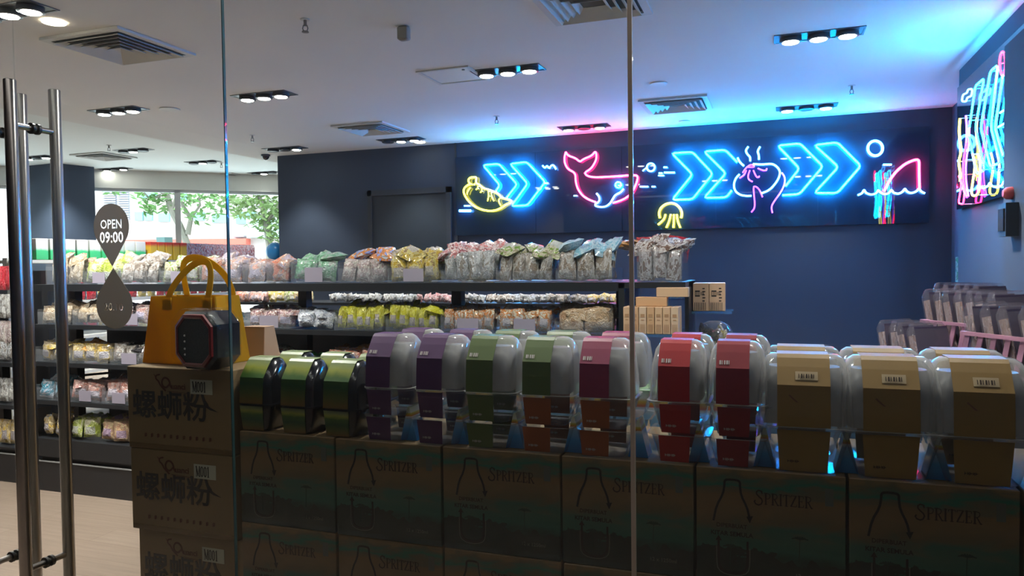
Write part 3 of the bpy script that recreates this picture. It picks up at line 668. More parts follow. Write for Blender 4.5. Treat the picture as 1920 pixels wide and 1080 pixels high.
# ================================================================ FOREGROUND CARTONS
WY = 2.07
m_ink = pm('brown_ink', (0.035, 0.016, 0.008), 0.7, var=0.05)
m_inkk = pm('black_ink', (0.012, 0.011, 0.010), 0.7, var=0.05)
m_inkr = pm('rust_ink', (0.10, 0.028, 0.012), 0.7, var=0.1)
m_pale = pm('pale_ink', (0.16, 0.17, 0.14), 0.7, var=0.1)
def cartonmat():
    m, nt, N, L, P = nodes('printed_water_carton')
    tc = N.new('ShaderNodeTexCoord'); sp = N.new('ShaderNodeSeparateXYZ'); L.new(tc.outputs['Generated'], sp.inputs[0])
    oi = N.new('ShaderNodeObjectInfo')
    mp = N.new('ShaderNodeMapping'); mp.inputs['Scale'].default_value = (2.2, 1, 5.0); L.new(tc.outputs['Generated'], mp.inputs[0])
    nz = N.new('ShaderNodeTexNoise'); nz.inputs['Scale'].default_value = 1.3; nz.inputs['Detail'].default_value = 4; nz.inputs['Distortion'].default_value = 0.5; L.new(mp.outputs[0], nz.inputs[0])
    n2 = N.new('ShaderNodeTexNoise'); n2.inputs['Scale'].default_value = 9; n2.inputs['Detail'].default_value = 5; L.new(tc.outputs['Generated'], n2.inputs[0])
    def ma(op, a, b, c=None):
        q = N.new('ShaderNodeMath'); q.operation = op
        for i, v in enumerate((a, b, c)):
            if v is None: continue
            if isinstance(v, (int, float)): q.inputs[i].default_value = v
            else: L.new(v, q.inputs[i])
        return q.outputs[0]
    z = ma('MULTIPLY_ADD', nz.outputs['Fac'], 0.34, sp.outputs[2])
    z = ma('MULTIPLY_ADD', sp.outputs[0], -0.06, z)
    z = ma('SUBTRACT', z, 0.14)
    r = ramp(N, L, z, [(0.0, (.03, .06, .06)), (0.10, (.010, .024, .022)), (0.16, (.010, .03, .026)), (0.30, (.022, .12, .085)), (0.46, (.045, .13, .09)), (0.56, (.15, .115, .06)), (0.66, (.22, .135, .06)), (0.76, (.21, .125, .055)), (0.83, (.12, .115, .07)), (0.87, (.02, .15, .10)), (0.93, (.12, .12, .07)), (0.97, (.24, .155, .07))])
    # forest silhouette
    zf = ma('MULTIPLY_ADD', n2.outputs['Fac'], -0.50, sp.outputs[2])
    zf = ma('MULTIPLY_ADD', sp.outputs[0], 0.08, zf)
    lt = ma('LESS_THAN', zf, 0.06); gt_ = ma('GREATER_THAN', sp.outputs[2], 0.06); k = ma('MULTIPLY', lt, gt_)
    mx = N.new('ShaderNodeMix'); mx.data_type = 'RGBA'; L.new(k, mx.inputs[0]); L.new(r.outputs[0], mx.inputs[6]); mx.inputs[7].default_value = (.008, .022, .018, 1)
    L.new(mx.outputs[2], P.inputs['Base Color']); P.inputs['Roughness'].default_value = 0.55
    return m
m_carton = cartonmat()
m_bord = pm('carton_border_tape', (0.10, 0.12, 0.10), 0.3, coat=.3)
wx = [-1.716+0.3835*i for i in range(6)]; wx = [XY(450, WY, 900)+0.3815*i for i in range(7)]
WTOP = 0.945; WHH = 0.315; WW = 0.374; WD = 0.46
def water_carton():
    t = thing('water_carton', 'x', 'carton')
    MB().bbox(0, WW, 0, WD, 0, WHH-.001, .0025).build('carton_body', m_carton, t)
    lt = MB(); xe = serif(lt, 'SPRITZER', .152, .225, .030, 0.90, 1.35, -.0006); lt.build('brand_lettering', m_ink, t)
    bl = MB()
    for pts in ([(.045, .17), (.053, .21), (.070, .243), (.074, .268), (.074, .279), (.080, .284), (.108, .284), (.114, .279), (.114, .268), (.117, .243), (.132, .212), (.138, .185)],):
        stroke_pts = [(p.x, p.y) for p in smoothline([(a, b, 0) for a, b in pts], 1)]
        stroke(bl, stroke_pts, .0058, -.0006)
    bl.extr([(.130, .187), (.147, .190), (.139, .170)], -.0014, -.0006)
    bl.build('bottle_outline', m_inkk, t)
    b2 = MB(); stroke(b2, [(p.x, p.y) for p in smoothline([(a, b, 0) for a, b in [(.058, .118), (.058, .07), (.060, .042), (.078, .030), (.112, .030), (.130, .042), (.133, .07), (.133, .118)]], 1)], .0055, -.0006)
    b2.extr([(.050, .116), (.066, .116), (.058, .130)], -.0014, -.0006); b2.build('bottle_outline', m_inkk, t)
    b3 = MB(); stroke(b3, [(p.x, p.y) for p in smoothline([(a, b, 0) for a, b in [(.053, .100), (.053, .06), (.056, .035), (.078, .024), (.112, .024), (.135, .035), (.139, .06), (.139, .100)]], 1)], .0018, -.0006)
    b3.build('bottle_outline', m_pale, t)
    text('slogan_lettering', 'DIPERBUAT', .0155, m_ink, t, (.092, -.0008, .158), 1, 1, .0002)
    text('slogan_lettering', 'KITAR SEMULA', .0165, m_inkk, t, (.092, -.0008, .136), 1, 1, .0003)
    text('size_lettering', '12 x 1250ml', .015, m_pale, t, (.29, -.0008, .042), 1, 1, .0002)
    MB().box(.325, .345, -.0012, -.0006, .235, .280).build('recycling_panel', m_bord, t)
    pl = MB()   # palm silhouette
    for (x, z, h) in ((.262, .075, .065), (.088, .05, .05)):
        stroke(pl, [(x, z), (x+.002, z+h)], .0016, -.0006)
        for a in range(7):
            an = math.radians(20+a*23); stroke(pl, [(x+.002, z+h), (x+.002+.014*math.cos(an), z+h+.008*math.sin(an)), (x+.002+.021*math.cos(an), z+h+.002*math.sin(an))], .003, -.0006)
    pl.build('palm_print', pm('palm_ink', (0.015, 0.05, 0.04), .7), t)
    return t
proto = water_carton(); first = True
rows = ['top row', 'second row', 'bottom row']
cols = ['first from the left beside the kraft boxes', 'second from the left', 'third from the left', 'fourth from the left', 'fifth from the left', 'sixth from the left', 'last one at the right edge']
for r_i in range(3):
    for i, x in enumerate(wx):
        if r_i == 2 and i > 6: continue
        loc = (x+rnd.uniform(-.002, .002), WY+rnd.uniform(0, .006)+(.004 if i == 0 else 0), WTOP-WHH*(r_i+1))
        lb = 'printed water carton, %s, %s' % (rows[r_i], cols[i])
        if i == 6 and r_i == 2: continue
        if first: proto.location = loc; proto['label'] = lb; proto['group'] = 'printed water cartons'; first = False
        else: dup(proto, loc, None, lb, 'printed water cartons')
# ---------------------------------------------------------------- kraft boxes M001
m_kraft = pm('kraft_board', (0.25, 0.168, 0.080), 0.75, var=0.10, scale=5)
m_tape = clear('packing_tape', (0.80, 0.70, 0.55), haze=.25, hazecol=(.5, .36, .2), rough=.2)
m_lab = pm('sticker_paper', (0.55, 0.56, 0.46), 0.6, var=.05)
KX0, KX1 = XY(240, WY, 760), XY(437, WY, 760)-.004
KTOP = onY(340, 690, WY).z; KH = 0.297
def kraft():
    t = thing('kraft_box', 'x', 'box'); W = KX1-KX0
    MB().bbox(0, W, 0, .40, 0, KH-.001, .003).build('box_body', m_kraft, t)
    MB().box(-.0006, W+.0006, .001, .399, .005, .011).build('carton_seam', m_bord, t) if False else None
    g = text('main_lettering', '螺蛳粉', .105, m_inkk, t, (W*.415, -.0010, KH*.52), 1.10, 1.02, .0014)
    MB().extr([(W*.735, KH*.62), (W*.80, KH*.55), (W*.87, KH*.50), (W*.80, KH*.52), (W*.745, KH*.56)], -.0014, -.0006).build('brush_tail', m_inkk, t)
    sn = MB()
    stroke(sn, [(p.x, p.y) for p in smoothline([(a*W, b*KH, 0) for a, b in [(.42, .80), (.385, .75), (.35, .775), (.345, .83), (.365, .875), (.395, .875), (.42, .84), (.425, .79), (.44, .755)]], 2)], .0065, -.0006)
    stroke(sn, [(p.x, p.y) for p in smoothline([(a*W, b*KH, 0) for a, b in [(.38, .72), (.33, .78), (.315, .83), (.285, .86), (.29, .90), (.325, .91)]], 2)], .0055, -.0006)
    stroke(sn, [(.285*W, .88*KH), (.27*W, .91*KH)], .002, -.0006); stroke(sn, [(.40*W, .715*KH), (.60*W, .70*KH)], .0016, -.0006)
    sn.build('snail_mark', m_inkr, t)
    text('brand_lettering', 'uanci', .030, m_inkr, t, (W*.505, -.0010, KH*.775), 1.0, 1.0, .0005)
    ms = MB()
    for i in range(11):
        x = W*(.165+.062*i); z = KH*.165
        for (dx, dz, w_, h_) in ((0, .0, .010, .002), (0, .005, .010, .002), (.004, -.003, .002, .012), (0, -.004, .008, .002)):
            ms.box(x+dx-.001*(i % 3), x+dx+w_, -.0012, -.0006, z+dz, z+dz+h_)
        ms.box(x-.001, x+.001+.002*(i % 2), -.0012, -.0006, z-.006, z+.007)
    ms.build('small_lettering', m_inkr, t)
    lb = MB().box(W*.62, W*.825, -.0016, -.0004, KH*.70, KH*.87).build('code_label', m_lab, t)
    q = MB(); serif(q, 'M001', W*.640, KH*.725, .036, .80, 1.0, -.0018); q.build('code_lettering', m_inkk, lb)
    MB().box(0.004, W-.002, -.0011, -.0003, .002, .020).build('tape_strip', m_tape, t)
    return t
kp = kraft()
kl = ['kraft carton with M001 label, topmost, carrying the yellow tote bag', 'kraft carton with M001 label, second from the top', 'kraft carton with M001 label, third from the top, set to the right', 'kraft carton at the bottom of the stack by the door']
for i in range(4):
    z = KTOP-KH*(i+1)
    loc = (KX0+(0, .006, .022, .018)[i], WY+(.0, .0, .012, .01)[i], max(z, 0.0))
    if i == 0: kp.location = loc; kp['label'] = kl[0]; kp['group'] = 'kraft cartons by the door'
    elif i < 3: dup(kp, loc, None, kl[i], 'kraft cartons by the door')
    else:
        o = MB().bbox(0, KX1-KX0-.01, 0, .40, 0, KTOP-3*KH-.002, .003).build('kraft_box', m_kraft, None, False, loc); tag(o, kl[3], 'box', 'kraft cartons by the door')
# ---------------------------------------------------------------- tote bag, boxed speaker, paper bag
def felt(name, col):
    m = pm(name, col, 0.92, var=0.06, scale=60, bump=.15); nt = m.node_tree; P = nt.nodes['Principled BSDF']; out = [n for n in nt.nodes if n.type == 'OUTPUT_MATERIAL'][0]
    tl = nt.nodes.new('ShaderNodeBsdfTranslucent'); tl.inputs[0].default_value = tuple(min(1, c*1.3) for c in col)+(1,); mx = nt.nodes.new('ShaderNodeMixShader'); mx.inputs[0].default_value = .55
    nt.links.new(P.outputs[0], mx.inputs[1]); nt.links.new(tl.outputs[0], mx.inputs[2]); nt.links.new(mx.outputs[0], out.inputs[0]); return m
m_felt = felt('mustard_felt', (0.60, 0.37, 0.012))
m_felt2 = m_felt
BYF = 2.145
b0, b1 = XY(268, BYF, 690), XY(412, BYF, 690); btop0, btop1 = XY(284, BYF, 560), b1-.010
bz = KTOP+.001; bzt = onY(350, 556, BYF).z
t = thing('tote_bag', 'mustard yellow felt tote bag standing on the kraft cartons', 'bag', ((b0+b1)/2, BYF+.082, bz))
ox, oy, oz = (b0+b1)/2, BYF+.082, bz
hwB, hwT, hh = (b1-b0)/2, (btop1-btop0)/2, bzt-bz
def slab(mb, a, b, c_, d_, th):   # quad with thickness along its normal
    a, b, c_, d_ = map(Vector, (a, b, c_, d_)); n = (b-a).cross(d_-a).normalized()*th
    mb.add([a, b, c_, d_, a+n, b+n, c_+n, d_+n], [(0,1,2,3),(7,6,5,4),(0,4,5,1),(1,5,6,2),(2,6,7,3),(3,7,4,0)]); return mb
DB, DT = .080, .062
slab(MB(), (-hwB, -DB, 0), (hwB, -DB, 0), (hwT, -DT, hh), (-hwT, -DT, hh), .003).build('front_panel', m_felt, t)
slab(MB(), (-hwB, DB, 0), (hwB, DB, 0), (hwT, DT, hh), (-hwT, DT, hh), .003).build('back_panel', m_felt, t)
for s in (-1, 1):
    slab(MB(), (s*hwB, -DB, 0), (s*hwB*.965, 0, .005), (s*(hwT-.012), 0, hh), (s*hwT, -DT, hh), .002).build('side_gusset', m_felt2, t)
    slab(MB(), (s*hwB*.965, 0, .005), (s*hwB, DB, 0), (s*hwT, DT, hh), (s*(hwT-.012), 0, hh), .002).build('side_gusset', m_felt2, t)
MB().box(-hwB, hwB, -DB, DB, 0, .003).build('base_panel', m_felt2, t)
def strap(y, x0, x1, lean, top, gam):
    mb = MB(); n = 24; pts = []
    for i in range(n+1):
        a = math.pi*i/n; f_ = ((1-math.cos(a))/2)**gam
        pts.append(Vector((x0+(x1-x0)*f_, y+lean*math.sin(a), hh-.01+(top+.01)*math.sin(a)**.8)))
    pts = [Vector((x0, y, hh-.045))]+pts+[Vector((x1, y, hh-.045))]
    vs = []; m = len(pts)
    for p in pts:
        f = .013
        i = pts.index(p); d = (pts[min(i+1, m-1)]-pts[max(i-1, 0)]).normalized(); u = Vector((d.z, 0, -d.x))*f
        for q in (p-u, p+u): vs += [q+Vector((0, -.002, 0)), q+Vector((0, .002, 0))]
    fs = []
    for i in range(m-1):
        a = i*4
        fs += [(a, a+2, a+6, a+4), (a+1, a+5, a+7, a+3), (a, a+4, a+5, a+1), (a+2, a+3, a+7, a+6)]
    fs += [(0, 1, 3, 2), (m*4-4, m*4-2, m*4-1, m*4-3)]
    return mb.add(vs, fs)
hx0 = XY(309, BYF, 560)-ox; hx1 = XY(384, BYF, 560)-ox
strap(-DT-.004, hx0, hx1, .05, .128, .62).build('handle', m_felt, t, True)
strap(DT+.004, XY(350, BYF+.144, 550)-ox, min(hwT-.012, XY(436, BYF+.144, 550)-ox), -.045, .142, 1.5).build('handle', m_felt, t, True)
for x in (hx0, hx1): MB().box(x-.02, x+.02, -DT-.0125, -DT-.0065, hh-.05, hh-.005).build('handle_patch', m_felt, t)
# octagonal speaker in clear film
SY = 2.005; sx0, sx1 = XY(318, SY, 640), XY(404, SY, 640); scx = (sx0+sx1)/2; srad = (sx1-sx0)/2
t = thing('portable_speaker', 'black octagonal speaker with red rim, wrapped in clear film', 'speaker', (scx, SY, KTOP+.001), math.radians(-6))
def octo(r, ch=.38, sz=1.0, n=1):
    c_ = r*ch*1.2; h = r*sz
    return [(-r+c_, -h), (r-c_, -h), (r, -h+c_), (r, h-c_), (r-c_, h), (-r+c_, h), (-r, h-c_), (-r, -h+c_)]
def octring(mb, rs, zc_):
    n = 8; vs = []
    for (r, y) in rs: vs += [(p[0], y, p[1]+zc_) for p in octo(r, sz=1.04)]
    fs = [(i*n+k, i*n+(k+1) % n, (i+1)*n+(k+1) % n, (i+1)*n+k) for i in range(len(rs)-1) for k in range(n)]
    return mb.add(vs, fs)
zc_ = srad*1.04+.002; m_blk = pm('black_plastic', (.006, .007, .012), .22, coat=.2); m_mesh = pm('speaker_mesh', (.008, .012, .013), .6, scale=200, bump=.4)
octring(MB(), [(srad*.74, .004), (srad*.79, 0), (srad*.87, .003), (srad*.90, .012)], zc_).build('red_rim', pm('dark_red_plastic', (.16, .008, .010), .35, coat=.3), t)
m_ = MB(); octring(m_, [(srad*.88, .008), (srad*.97, .02), (srad*1.0, .05), (srad*.97, .12), (srad*.85, .13)], zc_)
nn = len(m_.v); m_.f.append(tuple(range(nn-8, nn))); m_.build('cabinet', m_blk, t)
m_ = MB(); n = 8; m_.add([(p[0], .006, p[1]+zc_) for p in octo(srad*.74, sz=1.04)]+[(p[0], .012, p[1]+zc_) for p in octo(srad*.74, sz=1.04)], [tuple(range(8)), tuple(range(15, 7, -1))]+[(k, (k+1) % 8, (k+1) % 8+8, k+8) for k in range(8)])
g = m_.build('front_mesh', m_mesh, t)
for k, z in enumerate((.055, .075, .10, .12)): MB().lathe([(.001, 0), (.004, 0), (.003, .002), (.001, .0022)], 8).build('indicator', m_plain, g, True, (-srad*.42, .004, z)).rotation_euler = (math.pi/2, 0, 0)
m_film = clear('shrink_film', (.97, .97, .98), haze=.0, rough=.06, ior=1.32, bump=.8)
octring(MB(), [(srad*1.01, -.004), (srad*1.04, .02), (srad*1.05, .07), (srad*1.03, .12), (srad*.7, .139)], zc_+.003).build('film_wrap', m_film, t, True)
t = thing('paper_bag', 'plain brown paper bag standing behind the yellow tote', 'bag', (XY(487, 2.40, 640)-.01, 2.41, KTOP))
ptz = onY(490, 612, 2.40).z-KTOP
MB().loft([(0, .060, .05, .002), (ptz*.98, .050, .030, .002), (ptz, .050, .030, .002)], 0, 0, 1).build('bag_body', pm('brown_paper', (.42, .27, .18), .8, var=.06), t)
MB().box(-.03, .03, -.0475, -.0465, ptz*.30, ptz*.42).build('print_patch', pm('faded_print', (.50, .36, .27), .8), t) if False else None
# ================================================================ SLEEVED FOOD TRAYS
m_tray = clear('clear_tray_plastic', (.95, .95, .96), haze=.26, hazecol=(.74, .73, .71), rough=.07, ior=1.5, edge=.5)
m_trayl = clear('clear_tray_base', (.92, .94, .96), haze=.09, hazecol=(.36, .38, .42), rough=.10, ior=1.45, edge=.4)
m_trayb = pm('black_tray_plastic', (.010, .011, .014), .18, coat=.5)
def greensleeve():
    m, nt, N, L, P = nodes('green_gradient_sleeve')
    tc = N.new('ShaderNodeTexCoord'); sp = N.new('ShaderNodeSeparateXYZ'); L.new(tc.outputs['Generated'], sp.inputs[0])
    nz = N.new('ShaderNodeTexNoise'); nz.inputs['Scale'].default_value = 4; L.new(tc.outputs['Generated'], nz.inputs[0])
    q = N.new('ShaderNodeMath'); q.operation = 'MULTIPLY_ADD'; L.new(nz.outputs['Fac'], q.inputs[0]); q.inputs[1].default_value = .12; L.new(sp.outputs[2], q.inputs[2])
    r = ramp(N, L, q.outputs[0], [(0, (.16, .09, .02)), (.12, (.17, .10, .02)), (.28, (.08, .10, .02)), (.5, (.018, .07, .02)), (.72, (.05, .12, .02)), (.86, (.30, .33, .05)), (1, (.22, .27, .12))])
    L.new(r.outputs[0], P.inputs['Base Color']); P.inputs['Roughness'].default_value = .35; return m
SL = {'green_band': greensleeve(), 'purple': pm('purple_sleeve', (.080, .028, .10), .45, var=.08), 'green': pm('green_sleeve', (.085, .125, .035), .45, var=.08),
      'magenta': pm('magenta_sleeve', (.24, .028, .075), .45, var=.08), 'red': pm('red_sleeve', (.36, .010, .014), .45, var=.08), 'maroon': pm('maroon_sleeve', (.24, .016, .026), .45, var=.08),
      'orange': pm('orange_sleeve', (.30, .075, .022), .5, var=.08), 'tan': pm('tan_sleeve', (.29, .175, .055), .5, var=.12, scale=8)}
m_tanlab = pm('tan_label', (.55, .42, .26), .5)
def dome(t, W, D, Hh, mat, smooth=True):
    rings = [(0, W/2+.006, D/2+.006, .030), (.003, W/2+.006, D/2+.006, .030), (.004, W/2-.001, D/2-.001, .026), (Hh*.35, W/2-.003, D/2-.004, .030), (Hh*.60, W/2-.006, D/2-.008, .034),
             (Hh*.84, W/2-.011, D/2-.024, .040, .012), (Hh*.95, W/2-.022, D/2-.036, .040, .016), (Hh, W/2-.036, D/2-.046, .036, .016)]
    return MB().loft(rings, 0, 0, 5, (False, True)).build('lid_shell', mat, t, smooth)
def domeprof(W, D, Hh):
    e = .0015
    return [(-D/2+.001-e, .004), (-D/2+.004-e, Hh*.35), (-D/2+.008-e, Hh*.60), (-D/2+.036-e, Hh*.84), (-D/2+.052-e, Hh*.95+e), (-D/2+.062, Hh+e), (D/2-.030, Hh+e)]
def bowl(t, W, D, Hh, mat, ov=1.0):
    tp = .16*W
    rings = [(0, W/2-tp-.006, D/2-.018, .02), (.006, W/2-tp, D/2-.012, .022), (Hh*.9, W/2-.006, D/2-.004, .026), (Hh-.003, W/2-.004, D/2-.003, .026), (Hh-.002, W/2+.006, D/2+.006, .03), (Hh, W/2+.006, D/2+.006, .03)]
    return MB().loft(rings, 0, 0, 5, (True, False)).build('tray_shell', mat, t, True)
def quadstrip(name, mat, t, x0b, x1b, x0t, x1t, yb, yt, Hh, z0=.002):
    mb = MB(); slab(mb, (x0b, yb, z0), (x1b, yb, z0), (x1t, yt, Hh), (x0t, yt, Hh), -.0012); return mb.build(name, mat, t)
def marks(t, x, y, z, mat, n=5, s=1.0, sy=0):
    mb = MB()
    for i in range(n):
        xx = x+i*.0075*s; mb.box(xx, xx+.0018*s, y-.0012, y-.0002, z, z+.008*s); mb.box(xx, xx+.0055*s, y-.0012, y-.0002, z+.003*s, z+.0048*s)
        if i % 2: mb.box(xx+.004*s, xx+.0058*s, y-.0012, y-.0002, z-.001*s, z+.008*s)
    return mb.build('lettering', mat, t)
def unit_top(kind, W, D, Hh, sw, soff, lab):
    t = thing('sleeved_food_tray', lab, 'food tray')
    blk = kind == 'green_band'
    if not blk:   # opaque food pouch seen through the clear plastic
        MB().loft([(.006, W/2-.018, D/2-.02, .02), (Hh*.5, W/2-.02, D/2-.022, .03), (Hh*.82, W/2-.03, D/2-.045, .03, .01)], 0, 0, 3).build('food_pouch', pm('silver_pouch', (.34, .34, .35), .4, .2, var=.25, scale=30), t, True)
    dome(t, W, D, Hh, m_trayb if blk else m_tray)
    s = MB().sheet(domeprof(W, D, Hh), soff-sw/2, soff+sw/2).build('paper_sleeve', SL[kind], t, False)
    if kind == 'tan':
        # label card on the slanted face
        a = Vector((soff-.02, -D/2+.0145, Hh*.67)); b = Vector((soff-.02, -D/2+.0260, Hh*.78)); dx = Vector((.055, 0, 0))
        slab(MB(), a, a+dx, b+dx, b, .0012).build('white_label', m_tanlab, s)
        mb = MB(); dz = (b-a)
        for i in range(7):
            p = a+Vector((.008+.006*i, -.0022, 0))+dz*.25; slab(mb, p, p+Vector((.0035 if i % 2 else .0018, 0, 0)), p+Vector((.0035 if i % 2 else .0018, 0, 0))+dz*.5, p+dz*.5, .0006)
        mb.build('lettering', m_ink, s)
        mb = MB(); stroke(mb, [(soff-.035, Hh*.46), (soff-.015, Hh*.36), (soff+.005, Hh*.30), (soff+.012, Hh*.22)], .004, -D/2+.0035); mb.build('brush_print', pm('brown_print', (.20, .09, .05), .6), s)
    elif not blk:
        a = Vector((soff-sw*.40, -D/2+.0125, Hh*.655)); b = Vector((soff-sw*.40, -D/2+.0195, Hh*.715)); mb = MB(); dz = b-a
        for i in range(5):
            p = a+Vector((.006*i, -.0005, 0)); wd = (.0042, .0020, .0036)[i % 3]
            slab(mb, p, p+Vector((wd, 0, 0)), p+Vector((wd, 0, 0))+dz, p+dz, .0008)
        mb.build('lettering', pm('grey_print', (.55, .5, .48), .6), s)
    return t
def unit_low(kind, W, D, Hh, sw, soff, lab):
    t = thing('sleeved_food_tray', lab, 'food tray'); blk = kind == 'green_band'
    bowl(t, W, D, Hh, m_trayb if blk else m_trayl)
    k = .16*W/(W/2)
    s = quadstrip('paper_sleeve', SL[kind], t, soff-sw/2*(1-.10), soff+sw/2*(1-.10), soff-sw/2, soff+sw/2, -D/2+.0105, -D/2+.0005, Hh-.004)
    if not blk: marks(s, soff-sw*.30, -D/2+.0075, Hh*.22, m_ink if kind == 'tan' else pm('grey_print', (.55, .5, .48), .6), 5, .8)
    return t
units = []
# (px left, px right, top colour, lower colour, colour words)
U = [(447, 527, 'green_band', 'green_band', 'green gradient sleeve on black tray'), (525, 605, 'green_band', 'green_band', 'green gradient sleeve on black tray'), (603, 690, 'green_band', 'green_band', 'green gradient sleeve on black tray'),
     (683, 772, 'purple', 'purple', 'purple'), (775, 866, 'purple', 'purple', 'purple'), (868, 968, 'green', 'green', 'olive green'), (972, 1075, 'green', 'orange', 'olive green'), (1083, 1188, 'magenta', 'orange', 'magenta'),
     (1213, 1320, 'red', 'red', 'bright red'), (1325, 1435, 'maroon', 'maroon', 'maroon red'), (1437, 1590, 'tan', 'tan', 'tan'), (1598, 1755, 'tan', 'tan', 'tan'), (1765, 1935, 'tan', 'tan', 'tan')]
where = ['leftmost of the three black trays', 'middle of the three black trays', 'rightmost of the three black trays', 'left one of the purple pair', 'right one of the purple pair', 'next to the purple ones', 'beside the magenta one', 'behind the wide glass joint',
         'the brightest red one', 'next to the tan ones', 'leftmost of the tan ones', 'middle one of the tan ones', 'at the right edge of the photo']
CACHE = {}
for i, (pa_, pb_, kt, kl_, words) in enumerate(U):
    tan = kt == 'tan'; blk = kt == 'green_band'
    Y0 = WY+.004
    xa, xb = XY(pa_, Y0, 740), XY(pb_, Y0, 740)
    if tan: W, D, h1, h2, sw, so = .238, .165, .116, .187, .130, -.004
    elif blk: W, D, h1, h2, sw, so = .128, .145, .090, .152, .094, -.016
    else: W, D, h1, h2, sw, so = .162, .155, .166, .167, .086, (-.010 if kt in ('red', 'maroon') else -.030)
    xc = (xa+xb)/2 if tan else xa+W/2
    low_tiers = [h1] if (tan or blk) else [h1*.48, h1*.52]
    for row in range(2 if not tan else 2):
        y = Y0+D/2+row*(D+.022); z = WTOP+.0005
        xr = xc+rnd.uniform(-.004, .004)+(0.012*row if not tan else 0)
        back = ', rear row' if row else ''
        fill = (['bottom', 'second'][:len(low_tiers)] if len(low_tiers) > 1 else ['lower'])
        for k_, hL in enumerate(low_tiers):
            key = ('L', kl_, round(hL, 3), so); lb = '%s sleeved tray, %s tier, %s%s' % (words.split(' sleeve')[0] if kl_ == kt else 'orange', fill[k_], where[i], back)
            if key not in CACHE:
                o = unit_low(kl_, W, D, hL, sw, so, lb); CACHE[key] = o
            else: o = dup(CACHE[key], None, None, lb)
            o.location = (xr+.003*k_, y, z); o['group'] = 'sleeved food trays on the cartons'; z += hL+.0008
        kk = kt if not (row == 1 and kt in ('magenta',)) else 'magenta'
        key = ('T', kk); lb = '%s sleeved domed tray on top, %s%s' % (words.split(' sleeve')[0], where[i], back)
        if key not in CACHE: o = unit_top(kk, W, D, h2, sw, so, lb); CACHE[key] = o
        else: o = dup(CACHE[key], None, None, lb)
        o.location = (xr, y, z); o.rotation_euler = (0, 0, rnd.uniform(-.02, .02)); o['group'] = 'sleeved food trays on the cartons'
# blue wedge cartons in the gaps
def wedgemat():
    m, nt, N, L, P = nodes('blue_wedge_print'); tc = N.new('ShaderNodeTexCoord'); sp = N.new('ShaderNodeSeparateXYZ'); L.new(tc.outputs['Generated'], sp.inputs[0])
    r = ramp(N, L, sp.outputs[2], [(0, (.02, .20, .55)), (.35, (.06, .32, .72)), (.62, (.30, .52, .80)), (.70, (.8, .8, .8)), (.73, (.70, .25, .05)), (.80, (.70, .60, .10)), (.84, (.85, .88, .8)), (1, (.75, .8, .6))])
    L.new(r.outputs[0], P.inputs['Base Color']); P.inputs['Roughness'].default_value = .22; P.inputs['Coat Weight'].default_value = .6; return m
m_wedge = wedgemat(); wg = None
names_ = ['between the two purple trays', 'between the purple and olive trays', 'between the two olive trays', 'between the olive and magenta trays', 'between the magenta and red trays', 'between the red and maroon trays', 'between the maroon and tan trays', 'between the first two tan trays', 'between the last two tan trays']
for k_, (pxw, tan_) in enumerate(((773, 0), (867, 0), (970, 0), (1079, 0), (1199, 0), (1312, 0), (1434, 0), (1586, 1), (1757, 1))):
    if wg is None:
        o = wg = MB().extr([(-.036, 0), (.036, 0), (.004, .112), (-.004, .112)], -.035, .035).build('wedge_carton', m_wedge)
    else: o = wg.copy(); C.objects.link(o)
    tag(o, 'glossy blue wedge shaped carton '+names_[k_], 'carton', 'blue wedge cartons'); o.location = (XY(pxw, WY+.06, 880), WY+.075, WTOP+.0005)
    if not tan_: o.scale = (.80, 1, .95)
# blue gift boxes behind the trays
def bluemat():
    m, nt, N, L, P = nodes('blue_gradient_carton')
    tc = N.new('ShaderNodeTexCoord'); sp = N.new('ShaderNodeSeparateXYZ'); L.new(tc.outputs['Generated'], sp.inputs[0])
    r = ramp(N, L, sp.outputs[2], [(0, (.01, .09, .30)), (.45, (.03, .25, .62)), (.72, (.35, .62, .85)), (.80, (.8, .85, .85)), (.82, (.70, .12, .05)), (.87, (.75, .5, .05)), (.91, (.85, .9, .85)), (1, (.3, .6, .3))])
    L.new(r.outputs[0], P.inputs['Base Color']); P.inputs['Roughness'].default_value = .25; P.inputs['Coat Weight'].default_value = .5; return m
m_blue = bluemat()
bb = MB().bbox(-.17, .17, 0, .24, 0, .345, .004).build('blue_carton', m_blue); tag(bb, 'x', 'carton')
n_ = 0
for k_, x in enumerate([-1.80, -1.45, -1.10, -.75, -.40, -.05, .30]):
    for lev in range(3):
        lb = 'blue carton behind the trays, %s stack from the left, %s level' % (['first', 'second', 'third', 'fourth', 'fifth', 'sixth', 'last'][k_], ['bottom', 'middle', 'top'][lev])
        o = bb if n_ == 0 else dup(bb); o['label'] = lb; o['group'] = 'blue cartons behind the trays'; o.location = (x, 2.72, lev*.346); n_ += 1
